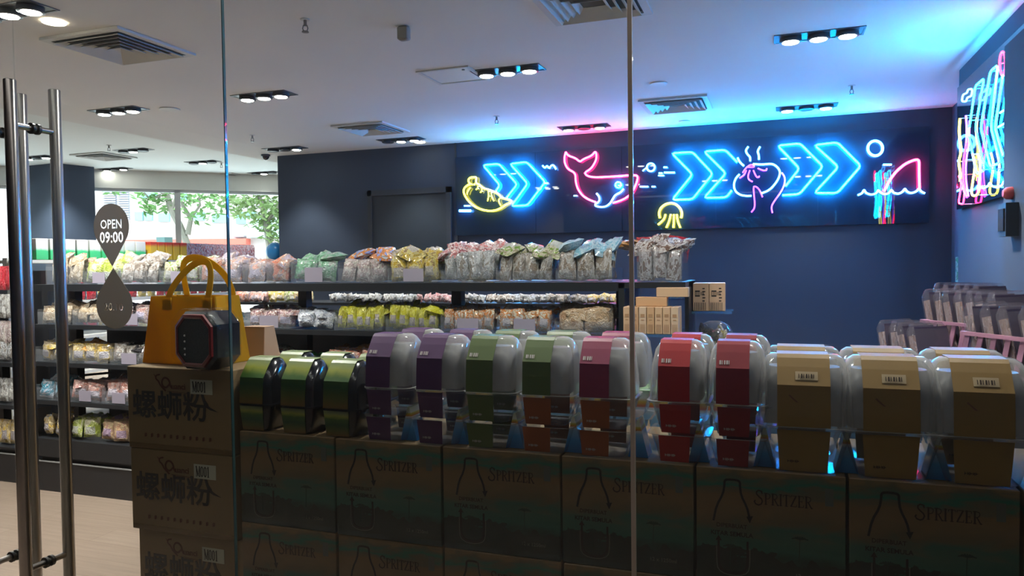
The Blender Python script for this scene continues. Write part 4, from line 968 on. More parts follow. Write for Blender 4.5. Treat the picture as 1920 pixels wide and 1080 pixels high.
# ================================================================ GONDOLA AND SNACKS
m_shelf = pm('black_shelf_metal', (.018, .020, .024), .4, .3, var=.1)
m_strip = pm('price_rail', (.30, .31, .32), .4)
GF = 3.68
gx0, gx1 = XY(66, GF, 800), XY(1160, GF, 600)
def gondola(name, lab, x0, x1, y0, y1, shelves, top, posts, back=False, base=True, thick=.028, rail=True):
    cx, yy = (x0+x1)/2, (y0+y1)/2
    t = thing(name, lab, 'shelf unit', (cx, yy, 0)); hw, hd = (x1-x0)/2, (y1-y0)/2
    if base:
        MB().box(-hw, hw, -hd, hd, 0, .20).build('plinth', m_shelf, t)
        MB().box(-hw, hw, -hd-.006, -hd, .20, .208).build('kick_strip', m_strip, t)
        MB().box(-hw, hw, -hd-.01, hd, .24, shelves[0]).build('base_deck', m_shelf, t)
        MB().box(-hw+.02, hw-.02, -hd+.03, hd-.03, .20, .24).build('plinth', m_shelf, t)
    for z in shelves[1 if base else 0:]:
        MB().box(-hw, hw, -hd, hd, z-(thick if z < 1.39 else .045), z).build('shelf', m_shelf, t)
    for p in posts:
        MB().box(p-cx-.03, p-cx+.03, -.03, .03, .2 if base else 0, top).build('upright', m_shelf, t)
    if back: MB().box(-hw, hw, hd-.02, hd, 0, top).build('back_panel', m_shelf, t)
    return t
SHZ = [.36, .62, .88, 1.135, 1.405]
gondola('snack_gondola', 'long black open snack shelf unit with five levels across the shop', gx0, gx1, GF-.0, GF+.62, SHZ, 1.38, [gx0+.04, XY(570, GF+.3, 550), XY(858, GF+.3, 550), gx1-.04])
MB().box(-(gx1-gx0)/2, (gx1-gx0)/2, .29, .305, .36, SHZ[3]-.03).build('back_panel', m_shelf, bpy.data.objects['snack_gondola'])  # added dark sheet, stands for the darkness behind the lower shelves
# end panels of the gondola
# pillow packets
def pillow(seed, w, h, th, nx=7, nz_=7):
    r = random.Random(seed); mb = MB(); vs = []; fs = []
    for side in (-1, 1):
        for j in range(nz_+1):
            for i in range(nx+1):
                u = i/nx*2-1; v = j/nz_*2-1
                e = max(0, 1-abs(u)**3)*max(0, 1-abs(v)**3.5)
                d = th/2*math.sqrt(e)*(1+r.uniform(-.28, .28)) if e > 0 else 0
                x = u*w/2*(1-.05*(1-abs(v))*0-.03*math.cos(v*1.5))+r.uniform(-.02, .02)*w*(abs(v) < .99); z = v*h/2+(r.uniform(-.015, .015)*h if abs(v) > .95 else 0)
                vs.append((x, side*d, z))
    n = (nx+1)*(nz_+1)
    for s_, o_ in ((0, 0), (1, n)):
        for j in range(nz_):
            for i in range(nx):
                a = o_+j*(nx+1)+i; q = (a, a+1, a+nx+2, a+nx+1); fs.append(q if s_ == 0 else q[::-1])
    b_ = [j*(nx+1) for j in range(nz_+1)]+[nz_*(nx+1)+i for i in range(1, nx+1)]+[j*(nx+1)+nx for j in range(nz_-1, -1, -1)]+[i for i in range(nx-1, 0, -1)]
    for k in range(len(b_)):
        a, c_ = b_[k], b_[(k+1) % len(b_)]; fs.append((a, c_, c_+n, a+n))
    return mb.add(vs, fs)
PK = {}
def packet(mat, shape, seed):
    """shape: (w,h,t)"""
    key = (mat.name, shape, seed)
    if key not in PK:
        o = pillow(seed*13+5, *shape).build('snack_packet', mat, None, True); PK[key] = o; return o, True
    o = PK[key].copy(); C.objects.link(o); return o, False
def put(mat, shape, seed, loc, rot, label, group, cat='snack packet', name=None):
    o, _ = packet(mat, shape, seed); o.location = loc; o.rotation_euler = rot; o['label'] = label; o['category'] = cat; o['group'] = group
    if name: o.name = name
    return o
m_bin = clear('acrylic_bin', (.95, .96, .98), haze=.05, hazecol=(.7, .75, .8), rough=.05, ior=1.5)
m_card = pm('lilac_price_card', (.30, .27, .34), .5, var=.04)
PM = {k: packmat('film_'+k, v, sc_, .22, lb) for k, (v, sc_, lb) in {
 'beige': ([(.50, .38, .25), (.62, .52, .40), (.40, .28, .18)], 3, None), 'lime': ([(.34, .42, .06), (.50, .56, .20), (.62, .60, .42)], 2.5, (.45, .47, .40)),
 'taupe': ([(.26, .21, .18), (.45, .40, .36), (.62, .60, .58)], 4, None), 'leaf': ([(.20, .32, .05), (.55, .52, .38), (.35, .30, .18)], 4, (.50, .50, .46)),
 'lilac': ([(.42, .36, .44), (.55, .42, .40), (.60, .28, .20)], 3, (.45, .40, .50)), 'coral': ([(.62, .20, .13), (.60, .38, .30), (.48, .38, .45)], 3, None),
 'mint': ([(.16, .38, .22), (.30, .50, .38), (.40, .45, .42)], 3, None), 'script': ([(.60, .56, .52), (.42, .32, .32), (.55, .50, .50)], 4, None),
 'blueor': ([(.30, .36, .70), (.70, .25, .06), (.60, .60, .62)], 2, None), 'gold': ([(.55, .38, .05), (.62, .52, .20), (.34, .22, .10)], 4, (.48, .42, .34)),
 'silver': ([(.34, .35, .36), (.52, .53, .55), (.28, .25, .22)], 3, None), 'brownsil': ([(.24, .19, .15), (.46, .44, .42), (.35, .31, .27)], 2.6, None),
 'pinkred': ([(.62, .22, .22), (.75, .62, .62), (.35, .10, .12)], 5, None), 'yellow': ([(.58, .56, .03), (.66, .64, .12), (.50, .46, .04)], 2.5, (.42, .38, .34)),
 'sky': ([(.22, .48, .62), (.45, .62, .72), (.30, .45, .60)], 3, None), 'orange': ([(.70, .28, .04), (.72, .40, .15), (.55, .22, .04)], 3, None),
 'stripe': ([(.22, .13, .10), (.66, .60, .57), (.46, .38, .36)], 4, None), 'red': ([(.55, .02, .04), (.62, .08, .10), (.45, .02, .03)], 3, None),
 'cream': ([(.66, .58, .44), (.60, .22, .06), (.62, .60, .52)], 3.5, (.55, .50, .52)), 'tan2': ([(.50, .34, .20), (.60, .46, .32), (.42, .26, .15)], 3, None),
 'steelblue': ([(.42, .46, .54), (.66, .68, .74), (.30, .32, .40)], 5, None), 'pinkbrown': ([(.42, .22, .20), (.60, .48, .46), (.30, .15, .18)], 4, (.45, .40, .52)),
 'butter': ([(.66, .45, .10), (.64, .52, .30), (.55, .42, .24)], 3, (.46, .42, .44)), 'aqua': ([(.10, .35, .48), (.45, .55, .65), (.55, .55, .62)], 3, None),
 'rosepk': ([(.60, .25, .20), (.62, .42, .38), (.46, .25, .24)], 4, (.50, .44, .50)), 'peach': ([(.62, .36, .22), (.66, .50, .30), (.55, .30, .25)], 4, (.42, .30, .42)),
 'brightgreen': ([(.04, .50, .06), (.10, .62, .15), (.02, .30, .05)], 3, None), 'black': ([(.02, .02, .025), (.06, .05, .05), (.12, .10, .08)], 3, None),
 'white': ([(.62, .62, .60), (.50, .50, .50), (.30, .28, .26)], 4, None), 'darkred': ([(.20, .02, .02), (.12, .03, .03), (.30, .08, .05)], 3, None), 'violet': ([(.30, .25, .42), (.50, .45, .58), (.22, .15, .25)], 4, None)}.items()}
BINN = 0
def stock(px0, px1, Yf, z, key, words, place, hgt=.13, rows_=3, wpk=.095, th=.045, binh=.085, heap=None, heapn=4, heapk=None, depth=.265, card=False, lean=.12, bin_=True, cols_=None):
    """one clear bin of packets: rows of standing packets and a heap of loose ones on top"""
    x0, x1 = (XY(px0, Yf, 600)+.006, XY(px1, Yf, 600)-.006)
    W = x1-x0; grp = '%s packets, %s' % (words, place)
    if bin_:
        t = thing('acrylic_bin', 'clear bin of %s packets %s' % (words, place), 'bin', ((x0+x1)/2, Yf+.012, z+.0005), 0, 'clear bins on the shelves')
        h = W/2; e = .003
        MB().box(-h, h, 0, depth, 0, e).build('bin_floor', m_bin, t)
        MB().box(-h, h, 0, e, e, binh).build('front_wall', m_bin, t)
        MB().box(-h, -h+e, e, depth, e, binh*1.2).build('side_wall', m_bin, t)
        MB().box(h-e, h, e, depth, e, binh*1.2).build('side_wall', m_bin, t)
        if card: MB().box(-h*.35, h*.45, -.002, -.0005, .008, binh*.92).build('price_card', m_card, t)
    n = cols_ or max(1, int((W-.006)/(wpk*.93))); wp = (W-.012)/n
    lb = '%s packet %s' % (words, place); fr_ = ('front', 'middle', 'back')[0]
    for r_ in range(rows_):
        for c_ in range(n):
            sh = (round(wp*1.02, 3), hgt, th); sd = rnd.randrange(3)
            yy = Yf+.018+th*.6+r_*(th*1.12)
            put(PM[key], sh, sd, (x0+.006+wp*(c_+.5), yy+hgt*.5*math.sin(lean), z+.006+hgt/2*math.cos(lean)+rnd.uniform(0, .018)), (-lean+rnd.uniform(-.10, .10), rnd.uniform(-.12, .12), rnd.uniform(-.38, .38)), lab16(lb, ', %s in the %s row' % (ordn(c_), ('front', 'second', 'third')[r_]), ', %s row %s' % (('front', 'second', 'third')[r_], ordn(c_))), grp)
    hk = heapk or key; lb2 = 'loose %s packet heaped %s' % (heap or words, place)
    for q in range(heapn):
        put(PM[hk], (.11, .13, .050), rnd.randrange(3), (x0+W*(q+.5)/max(1, heapn)+rnd.uniform(-.02, .02), Yf+.07+rnd.uniform(0, .12), z+hgt-(.012 if z < 1.3 else -.004)+.024*(q % 2)*(heapn > 3)*(z > 1.3)+rnd.uniform(0, .008)),
            (math.pi/2+rnd.uniform(-.35, .35)+.45, rnd.uniform(-.5, .5), rnd.uniform(-.9, .9)), lab16(lb2, ', %s from the left' % ordn(q), ', '+ordn(q)), '%s loose packets, %s' % (heap or words, place), name='loose_packet')
T = SHZ[4]
ts = 'on the top shelf'
stock(84, 152, GF, T, 'beige', 'beige noodle', ts+' at its left end', .16, 3, .12, binh=.12, heapn=2)
stock(153, 214, GF, T, 'lime', 'lime green', ts+' behind the OPEN sticker', .13, 3, .12, card=True, heapn=4, heapk='lime')
stock(216, 294, GF, T, 'taupe', 'grey brown', ts+' right of the stickers', .13, 3, .11, heapn=4)
stock(296, 370, GF, T, 'leaf', 'leaf green', ts+' under the tote handle', .13, 3, .11, card=True, heapn=3)
stock(372, 450, GF, T, 'lilac', 'lilac labelled', ts+' at the thin glass joint', .14, 3, .11, binh=.11, heapn=2)
stock(452, 496, GF, T, 'lilac', 'pale violet', ts+' right of the thin glass joint', .125, 3, .10, binh=.12, heapn=0)
stock(497, 541, GF, T, 'coral', 'coral orange', ts+' under the blue ball', .125, 3, .11, binh=.12, heapn=1, card=False)
stock(543, 629, GF, T, 'mint', 'pale mint', ts+' in the half empty bin', .12, 1, .12, binh=.10, heapn=4, card=True)
stock(631, 722, GF, T, 'script', 'white printed', ts+' below the door', .13, 3, .10, heap='blue and orange', heapn=4, heapk='blueor')
stock(724, 822, GF, T, 'gold', 'golden yellow', ts+' below the door, right side', .135, 3, .105, heapn=4, card=True)
stock(824, 926, GF, T, 'silver', 'crinkled silver', ts+' left of the neon whale', .15, 3, .08, binh=.06, heap='pink and red', heapn=8, heapk='pinkred')
stock(928, 1037, GF, T, 'brownsil', 'brown and silver', ts+' under the neon whale', .14, 3, .08, binh=.06, heap='olive yellow', heapn=6, heapk='leaf')
stock(1039, 1150, GF, T, 'brownsil', 'dark silver', ts+' left of the wide glass joint', .15, 3, .08, binh=.06, heap='light blue', heapn=6, heapk='sky')
# second layer of colour on the far right of the top shelf
for (a, b, k_, wrd) in ((1130, 1200, 'orange', 'orange'),):
    for q in range(4):
        x = XY(a+(b-a)*(q+.5)/4, GF+.25, 480); put(PM[k_], (.11, .13, .035), q % 3, (x, GF+.27, T+.185+.01*(q % 2)), (math.pi/2+.2, rnd.uniform(-.2, .2), q*.8), 'orange packet lying behind the dark silver ones, %s from the left' % ordn(q), 'orange packets on the top shelf', name='loose_packet')
S4 = SHZ[3]; s2 = 'on the second shelf'
stock(66, 130, GF, S4, 'beige', 'beige flat', s2+' at its left end', .12, 2, .11, heapn=3)
stock(131, 205, GF, S4, 'beige', 'cream noodle', s2+' behind the lower sticker', .125, 2, .11, heapn=3)
stock(206, 275, GF, S4, 'pinkbrown', 'purple and pink', s2+' left of the tote bag', .12, 2, .11, card=True, heapn=3, heapk='violet')
stock(455, 545, GF, S4, 'pinkbrown', 'rosy brown', s2+' right of the tote bag', .10, 2, .10, heapn=4, card=True)
stock(547, 618, GF, S4, 'steelblue', 'crumpled silver blue', s2+' beside the yellow packets', .09, 2, .12, heapn=4, bin_=False)
stock(622, 716, GF, S4, 'yellow', 'bright yellow', s2+', left bin of two', .125, 3, .10, binh=.07, heapn=4, cols_=5)
stock(719, 819, GF, S4, 'yellow', 'vivid yellow', s2+', right bin of two', .125, 3, .10, binh=.07, heapn=4, cols_=5)
stock(822, 925, GF, S4, 'cream', 'white and red', s2+' right of the yellow ones', .11, 3, .10, binh=.085, heapn=4, cols_=5, card=True)
stock(928, 1032, GF, S4, 'cream', 'cream biscuit', s2+' left of the tan ones', .11, 3, .10, binh=.085, heapn=4, cols_=4, card=True)
stock(1036, 1150, GF, S4, 'tan2', 'tan brown', s2+' next to the end display', .125, 3, .11, binh=.07, heapn=4)
S3 = SHZ[2]; s3 = 'on the third shelf'
stock(60, 120, GF, S3, 'butter', 'butter yellow', s3+' behind the door handle', .12, 2, .10, heapn=3)
stock(122, 198, GF, S3, 'butter', 'golden cracker', s3+' left of the tote bag', .12, 2, .11, heapn=1, heapk='orange', heap='orange')
stock(199, 272, GF, S3, 'taupe', 'brown and cream', s3+' beside the tote bag', .12, 2, .10, heapn=2, heapk='black', heap='dark', card=True)
stock(470, 520, GF, S3, 'darkred', 'dark red', s3+' behind the paper bag', .11, 2, .10, heapn=2, heapk='silver', heap='silver')
stock(522, 600, GF, S3, 'mint', 'pale green', s3+' behind the black trays', .07, 2, .10, heap='bright green', heapn=4, heapk='brightgreen', bin_=False)
stock(602, 700, GF, S3, 'coral', 'orange topped', s3+' behind the black trays', .13, 2, .10, binh=.05, heapn=3, heapk='orange', heap='bright orange')
stock(702, 860, GF, S3, 'lilac', 'pale lilac', s3+' behind the purple trays', .12, 2, .11, heapn=3)
stock(870, 1010, GF, S3, 'white', 'white', s3+' behind the green trays', .11, 2, .11, heapn=2)
stock(1012, 1140, GF, S3, 'taupe', 'grey', s3+' behind the magenta tray', .11, 2, .11, heapn=2)
S2_ = SHZ[1]; s4 = 'on the fourth shelf'
stock(58, 112, GF, S2_, 'aqua', 'light blue', s4+' behind the door handle', .12, 2, .10, heapn=3)
stock(122, 180, GF, S2_, 'rosepk', 'dusty pink', s4+' left of the kraft cartons', .12, 2, .10, heapn=3, card=True)
stock(182, 246, GF, S2_, 'rosepk', 'rose brown', s4+' beside the kraft cartons', .135, 2, .10, heapn=3, card=True)
S1_ = SHZ[0]; s5 = 'on the base deck'
stock(60, 110, GF, S1_, 'butter', 'pale yellow', s5+' behind the door handle', .13, 2, .10, heapn=3, bin_=False)
stock(112, 170, GF, S1_, 'lime', 'yellow green', s5+' left of the peach ones', .13, 2, .10, heapn=3, bin_=False)
stock(172, 252, GF, S1_, 'peach', 'peach', s5+' beside the kraft cartons', .13, 2, .10, heapn=4, bin_=False, card=True)
# ---- end display of the gondola: tall clear bin, clear shelves, cartons of drinks
ex0, ex1 = gx1, XY(1285, GF, 500)
t = thing('end_display', 'black end frame of the snack gondola with clear blue shelves', 'display stand', ((ex0+ex1)/2, GF+.2, 0))
hw = (ex1-ex0)/2
MB().box(-hw, -hw+.03, -.2, .25, 0, 1.40).build('upright', m_shelf, t); MB().box(hw-.02, hw, -.06, .25, 0, 1.40).build('upright', m_shelf, t)
MB().box(-hw, hw, -.2, .25, 1.375, 1.404).build('top_board', m_shelf, t)
m_acy = clear('blue_acrylic_shelf', (.45, .68, .92), haze=.25, hazecol=(.20, .42, .70), rough=.08)
zs1 = onY(1200, 625, GF-.05).z
sh1 = MB().box(-hw+.03, hw-.001, -.30, .05, zs1-.012, zs1).build('clear_shelf', m_acy, t)
MB().box(-hw+.03, hw-.02, .05, .24, 1.305, 1.313).build('clear_shelf', m_acy, t)
zs2 = onY(1300, 583, GF+.3).z; x3b = hw+.20
MB().box(hw, x3b, .06, .25, zs2-.012, zs2).build('clear_shelf', m_acy, t)
stock(1192, 1281, GF-.0, T+.0, 'stripe', 'brown striped stick', 'in the tall clear bin of the end display', .16, 3, .06, th=.03, binh=.15, heap='striped stick', heapn=5, heapk='stripe')
for q in range(3):
    put(PM['red'], (.12, .13, .03), q, (XY(1215+q*28, GF+.26, 470), GF+.26, T+.165), (.1, .1*q, 0), 'red packet standing behind the striped sticks, %s from the left' % ordn(q), 'red packets behind the striped sticks', name='loose_packet')
def fcart():
    m, nt, N, L, P = nodes('printed_drink_carton')
    tc = N.new('ShaderNodeTexCoord'); oi = N.new('ShaderNodeObjectInfo')
    br = N.new('ShaderNodeTexNoise'); br.inputs['Scale'].default_value = 3
    sp = N.new('ShaderNodeSeparateXYZ'); L.new(tc.outputs['Generated'], sp.inputs[0])
    r = ramp(N, L, oi.outputs['Random'], [(0, (.62, .40, .24)), (.35, (.58, .34, .18)), (.7, (.62, .44, .30)), (.9, (.45, .44, .40))], True)
    L.new(r.outputs[0], P.inputs['Base Color']); P.inputs['Roughness'].default_value = .5; return m
m_fc = fcart()
def slimcarton(W, D, Hh):
    t = thing('slim_carton', 'x', 'carton'); MB().bbox(-W/2, W/2, 0, D, 0, Hh, .002).build('carton_body', m_fc, t)
    mb = MB().box(-W*.28, W*.28, -.0012, -.0003, Hh*.62, Hh*.74).box(-W*.2, W*.2, -.0012, -.0003, Hh*.50, Hh*.54)
    for k in range(5): mb.box(-W*.32+k*W*.14, -W*.32+k*W*.14+W*.06, -.0012, -.0003, Hh*.05, Hh*.36)
    mb.build('carton_print', pm('faint_brown_print', (.40, .22, .11), .6), t); return t
cp_ = None; cw = .038
x_a, x_b = XY(1168, GF-.09, 590), XY(1276, GF-.09, 590); n_ = int((x_b-x_a)/cw)
for r_ in range(2):
    for i in range(n_):
        lb = 'slim brown carton in the front row on the lower clear shelf, %s from left' % ordn(i) if r_ == 0 else 'slim brown carton in the rear row on the lower clear shelf, %s from left' % ordn(i)
        if cp_ is None: o = cp_ = slimcarton(cw-.003, .06, .13)
        else: o = dup(cp_)
        o['label'] = lb; o['group'] = 'slim cartons on the clear shelf'+(' rear' if r_ else ''); o.location = (x_a+cw*(i+.5), GF-.09+.07*r_, zs1+.001)
for i in range(2):
    o = MB().bbox(-.075, .075, 0, .06, 0, .045, .002).build('flat_carton', m_fc); tag(o, 'flat brown carton lying on the slim cartons, %s one' % ('left', 'right')[i], 'carton', 'flat cartons'); o.location = (x_a+.13+.10*i, GF-.045, zs1+.1315+.046*i)
wx0, wx1 = ex1+.006, ex1+.166
bw = (wx1-wx0)/2
bp = thing('barcode_box', 'x', 'box')
MB().bbox(-bw/2, bw/2, 0, .12, 0, .145, .003).build('box_body', pm('light_wood_print', (.62, .40, .25), .5), bp)
mb = MB().box(-bw*.36, -bw*.05, -.0014, -.0004, .075, .082).box(-bw*.36, -bw*.05, -.0014, -.0004, .10, .107)
for k_ in range(6): mb.box(-bw*.36+k_*.008, -bw*.36+k_*.008+.003, -.0014, -.0004, .082, .10)
for k_ in range(5): mb.box(bw*.1, bw*.1+.012+.003*(k_ % 2), -.0014, -.0004, .05+k_*.016, .056+k_*.016)
for k_ in range(7): mb.box(-bw*.4+k_*bw*.11, -bw*.4+k_*bw*.11+.003, -.0014, -.0004, .004, .045)
mb.build('box_print', m_inkk, bp)
bp.location = (wx0+bw/2, GF+.27, zs2+.001); bp['label'] = 'light wooden printed box on the small clear shelf, left one'; bp['group'] = 'printed boxes on the small clear shelf'
dup(bp, (wx0+bw*1.5+.002, GF+.275, zs2+.001), (0, 0, .06), 'light wooden printed box on the small clear shelf, right one')
# round clear tub of dark snacks
pj = onY(1318, 655, GF+.2); tbz = onY(1318, 690, GF+.2).z-.05
tag(MB().box(-.115, .115, -.11, .11, 0, tbz-.001).build('display_plinth', m_shelf, None, False, (ex1+.125, GF+.2, 0)), 'black plinth under the domed sweet tub', 'plinth')
t = thing('snack_tub', 'domed clear tub of dark and golden wrapped sweets', 'tub', (ex1+.12, GF+.2, tbz))
tz = onY(1318, 601, GF+.2).z-t.location.z
MB().lathe([(.085, 0), (.10, .02), (.105, tz*.5), (.098, tz*.75), (.07, tz*.93), (.03, tz)], 24).build('tub_shell', m_bin, t, True)
bz_ = t.location.z

for q in range(26):
    a = q*2.4; rr = .085*math.sqrt((q % 9)/9)
    put(PM['black' if q % 3 else 'gold'], (.05, .055, .022), q % 3, (ex1+.12+rr*.75*math.cos(a), GF+.2+rr*.75*math.sin(a), bz_+.03+(q/26)*tz*.80), (q, q*.7, q*1.3), ('black' if q % 3 else 'golden')+' wrapped sweet in the domed tub, %s layer' % ('lowest', 'lower', 'middle', 'upper', 'top')[q*5//26], 'sweets in the domed tub', 'sweet', 'wrapped_sweet')
# ---- rear gondola seen through the front one
RY = 5.55
ry0, ry1 = XY(440, RY, 560), XY(1160, RY, 560)
RZ1 = onY(700, 568, RY).z; RZ0 = onY(700, 604, RY).z-.06
gondola('rear_snack_gondola', 'black snack shelf unit standing behind the first one', ry0-.3, ry1, RY, RY+.45, [.3, .62, RZ0, RZ1], RZ1-.01, [ry0-.25, ry1-.05], thick=.022)
tinycol = ['coral', 'gold', 'mint', 'silver', 'steelblue', 'white', 'rosepk', 'pinkred', 'silver', 'taupe', 'brownsil', 'butter']
NAMEC = dict(coral='coral', rosepk='dusty pink', gold='golden', leaf='leaf green', butter='butter yellow', silver='silver', white='white', pinkred='pink and red', taupe='grey brown', brownsil='brown and silver', aqua='aqua', cream='cream', sky='sky blue', steelblue='steel blue', violet='violet', pinkbrown='purple brown', darkred='dark red', mint='mint', black='black')
def tinyrow(z, xa, xb, Y, keys, lab, grp, n, s=.07):
    for i in range(n):
        x = xa+(xb-xa)*(i+.5)/n; k_ = keys[min(len(keys)-1, int(i/n*len(keys)))]
        put(PM[k_], (s, s*1.05, .035), i % 3, (x+rnd.uniform(-.01, .01), Y+.05+rnd.uniform(0, .05), z+s*.52+rnd.uniform(0, .012)), (rnd.uniform(-.5, .1), rnd.uniform(-.4, .4), rnd.uniform(-.6, .6)), lab16(lab.replace('COL', NAMEC[k_]), ', %s from the left' % ordn(i), ', '+ordn(i)), grp, name='small_packet')
tinyrow(RZ1, ry0, XY(575, RY, 560), RY, ['coral', 'rosepk', 'gold', 'leaf', 'butter'], 'small COL packet on the upper rear shelf, left of the post', 'small packets on the rear shelf, left', 20, .085)
tinyrow(RZ1, XY(610, RY, 560), ry1, RY, ['silver', 'white', 'silver', 'pinkred', 'silver', 'taupe', 'silver', 'brownsil', 'butter'], 'small COL packet on the upper rear shelf, right of the post', 'small packets on the rear shelf, right', 60, .065)
tinyrow(RZ0, ry0, XY(575, RY, 590), RY, ['aqua', 'cream', 'sky', 'rosepk'], 'small COL packet on the lower rear shelf, left of the post', 'small packets on the lower rear shelf, left', 16, .11)
tinyrow(RZ0, XY(610, RY, 590), ry1, RY, ['steelblue', 'violet', 'pinkbrown', 'darkred', 'mint', 'violet', 'black', 'pinkbrown'], 'small COL packet on the lower rear shelf, right of the post', 'small packets on the lower rear shelf, right', 46, .10)
# ---- side gondola of the far left room
CX = -6.5
m_cream = pm('cream_shelf_metal', (.45, .45, .42), .5)
m_shelf_bak = m_shelf; m_shelf = m_cream
t = thing('side_shelf', 'pale shelf unit running towards the far window', 'shelf unit', (CX-.25, 6.9, 0))
for z in (.15, .5, .85, 1.2, 1.6): MB().box(-.25, .25, -1.95, 1.95, z-.03, z).build('shelf', m_cream, t)
for y in (-1.93, 0, 1.93): MB().box(-.03, .03, y-.03, y+.03, 0, 1.62).build('upright', m_cream, t)
m_shelf = m_shelf_bak
def sidecart(name, cat, mats, y0, y1, n, w_, h_, z, lab, grp, x=None):
    o0 = None
    for i in range(n):
        y = y0+(y1-y0)*(i+.5)/n
        if o0 is None or i % 3 == 0 and False: o = o0 = MB().bbox(-.06, .06, -w_/2, w_/2, 0, h_, .004).build(name, mats)
        else: o = o0.copy(); C.objects.link(o)
        tag(o, lab+', %s from the left' % ordn(i), cat, grp); o.location = ((x or CX-.06), y, z+.001)
def cart_mat(name, stops):
    m, nt, N, L, P = nodes(name); tc = N.new('ShaderNodeTexCoord'); sp = N.new('ShaderNodeSeparateXYZ'); L.new(tc.outputs['Generated'], sp.inputs[0])
    nz = N.new('ShaderNodeTexNoise'); nz.inputs['Scale'].default_value = 4; L.new(tc.outputs['Generated'], nz.inputs[0])
    q = N.new('ShaderNodeMath'); q.operation = 'MULTIPLY_ADD'; L.new(nz.outputs['Fac'], q.inputs[0]); q.inputs[1].default_value = .15; L.new(sp.outputs[2], q.inputs[2])
    r = ramp(N, L, q.outputs[0], stops); L.new(r.outputs[0], P.inputs['Base Color']); P.inputs['Roughness'].default_value = .4; return m
sidecart('green_carton', 'carton', cart_mat('green_white_carton', [(0, (.05, .35, .12)), (.5, (.04, .40, .14)), (.62, (.5, .55, .5)), (1, (.62, .62, .60))]), 5.05, 6.35, 9, .125, .20, 1.6, 'white and green carton on the side shelf by the dark column', 'white and green cartons')
sidecart('yellow_pouch', 'pouch', cart_mat('yellow_pouch_print', [(0, (.62, .42, .04)), (.8, (.60, .38, .03)), (.95, (.55, .05, .03))]), 6.4, 6.95, 5, .095, .20, 1.6, 'yellow pouch with red top on the side shelf', 'yellow pouches')
for i in range(15):
    put(PM['pinkred'], (.09, .20, .05), i % 3, (CX-.06, 7.0+i*.083, 1.6+.10), (0, 0, math.pi/2+.1), 'red and white snack bag below the tree on the side shelf, %s from the left' % ordn(i), 'red and white bags on the side shelf', name='snack_bag')
for i in range(30):
    put(PM['red' if i % 4 < 2 else 'gold'], (.11, .22, .06), i % 3, (CX-.06, 5.05+i*.128, 1.2+.115), (0, 0, math.pi/2+.05), ('red' if i % 4 < 2 else 'golden')+' bag on the lower side shelf, %s from the left' % ordn(i), 'bags on the lower side shelf', name='snack_bag')
pb_ = onX(527, 470, CX)
o = MB().lathe([(.001, 0)]+[(.125*math.sin(math.pi*k/12), .125-.125*math.cos(math.pi*k/12)) for k in range(1, 12)]+[(.001, .25)], 24).build('blue_ball', pm('blue_rubber', (.03, .30, .75), .3, coat=.3), None, True, (CX-.10, pb_.y, 1.601)); tag(o, 'round blue ball on the side shelf against the dark wall', 'ball')
# left edge rack
DX1 = XY(46, 3.75, 700); DX0 = XY(-60, 3.75, 700)
gondola('left_rack', 'black rack of goods cut off by the left edge of the photo', DX0, DX1, 3.75, 4.2, [.25, .55, .85], 1.5, [DX1-.03, DX0+.05], back=True)
for (z, key, lab) in ((1.16, 'white', 'white hanging bag on the left edge rack, upper row'), (.97, 'script', 'white printed bag on the left edge rack, middle row'), (.86, 'silver', 'silver bag on the left edge rack'), (.56, 'white', 'white bag low on the left edge rack'), (.26, 'butter', 'yellowish bag at the bottom of the left edge rack'), (1.36, 'red', 'red bag at the top of the left edge rack')):
    for i in range(5):
        put(PM[key], (.09, .17, .04), i % 3, (DX0+.06+i*.083, 3.80, z+.09), (-.05, 0, rnd.uniform(-.2, .2)), lab+', %s from the left' % ordn(i), lab.replace('bag', 'bags', 1), name='snack_bag')
# ================================================================ PINK RACKS ON THE RIGHT
m_pinkp = pm('pink_rack_plastic', (.62, .30, .42), .4, var=.06)
m_clamp = clear('clamshell_plastic', (.95, .95, .97), haze=.07, hazecol=(.7, .62, .68), rough=.08, ior=1.5)
m_cookie = packmat('cookie_fill', [(.62, .42, .36), (.66, .50, .48), (.52, .30, .24)], 4, .5)
m_dkf = pm('dark_card_insert', (.06, .045, .085), .4)
ZR = math.radians(30)
def crate(lab, bx_, by_, ln, wd, z0, h, n=9):
    d = Vector((math.sin(ZR), -math.cos(ZR))); e = Vector((math.cos(ZR), math.sin(ZR))); c = Vector((bx_, by_))+d*ln/2+e*wd/2
    t = thing('pink_crate', lab, 'crate', (c.x, c.y, z0), ZR, 'pink slatted crates'); hx, hy = wd/2, ln/2
    MB().box(-hx, hx, -hy, hy, 0, .008).build('crate_floor', m_pinkp, t)
    r_ = MB(); 
    for z in (h-.014,):
        r_.box(-hx-.012, hx+.012, -hy-.012, -hy+.004, z, z+.014).box(-hx-.012, hx+.012, hy-.004, hy+.012, z, z+.014).box(-hx-.012, -hx+.004, -hy+.004, hy-.004, z, z+.014).box(hx-.004, hx+.012, -hy+.004, hy-.004, z, z+.014)
    r_.build('rim', m_pinkp, t)
    for sx in (-1, 1):
        mb = MB()
        for i in range(n):
            y = -hy+.01+(2*hy-.02)*i/(n-1); q = .024
            slab(mb, (sx*hx, y-q/2+.03, .008), (sx*hx, y+q/2+.03, .008), (sx*hx, y+q/2, h-.014), (sx*hx, y-q/2, h-.014), .004*(-sx))
        mb.build('side_slats', m_pinkp, t)
    mb = MB(); m = max(3, int(2*hx/.05))
    for i in range(m):
        x = -hx+.012+(2*hx-.024)*i/(m-1); mb.box(x-.008, x+.008, -hy, -hy+.004, .008, h-.014)
    mb.build('front_slats', m_pinkp, t)
    return t
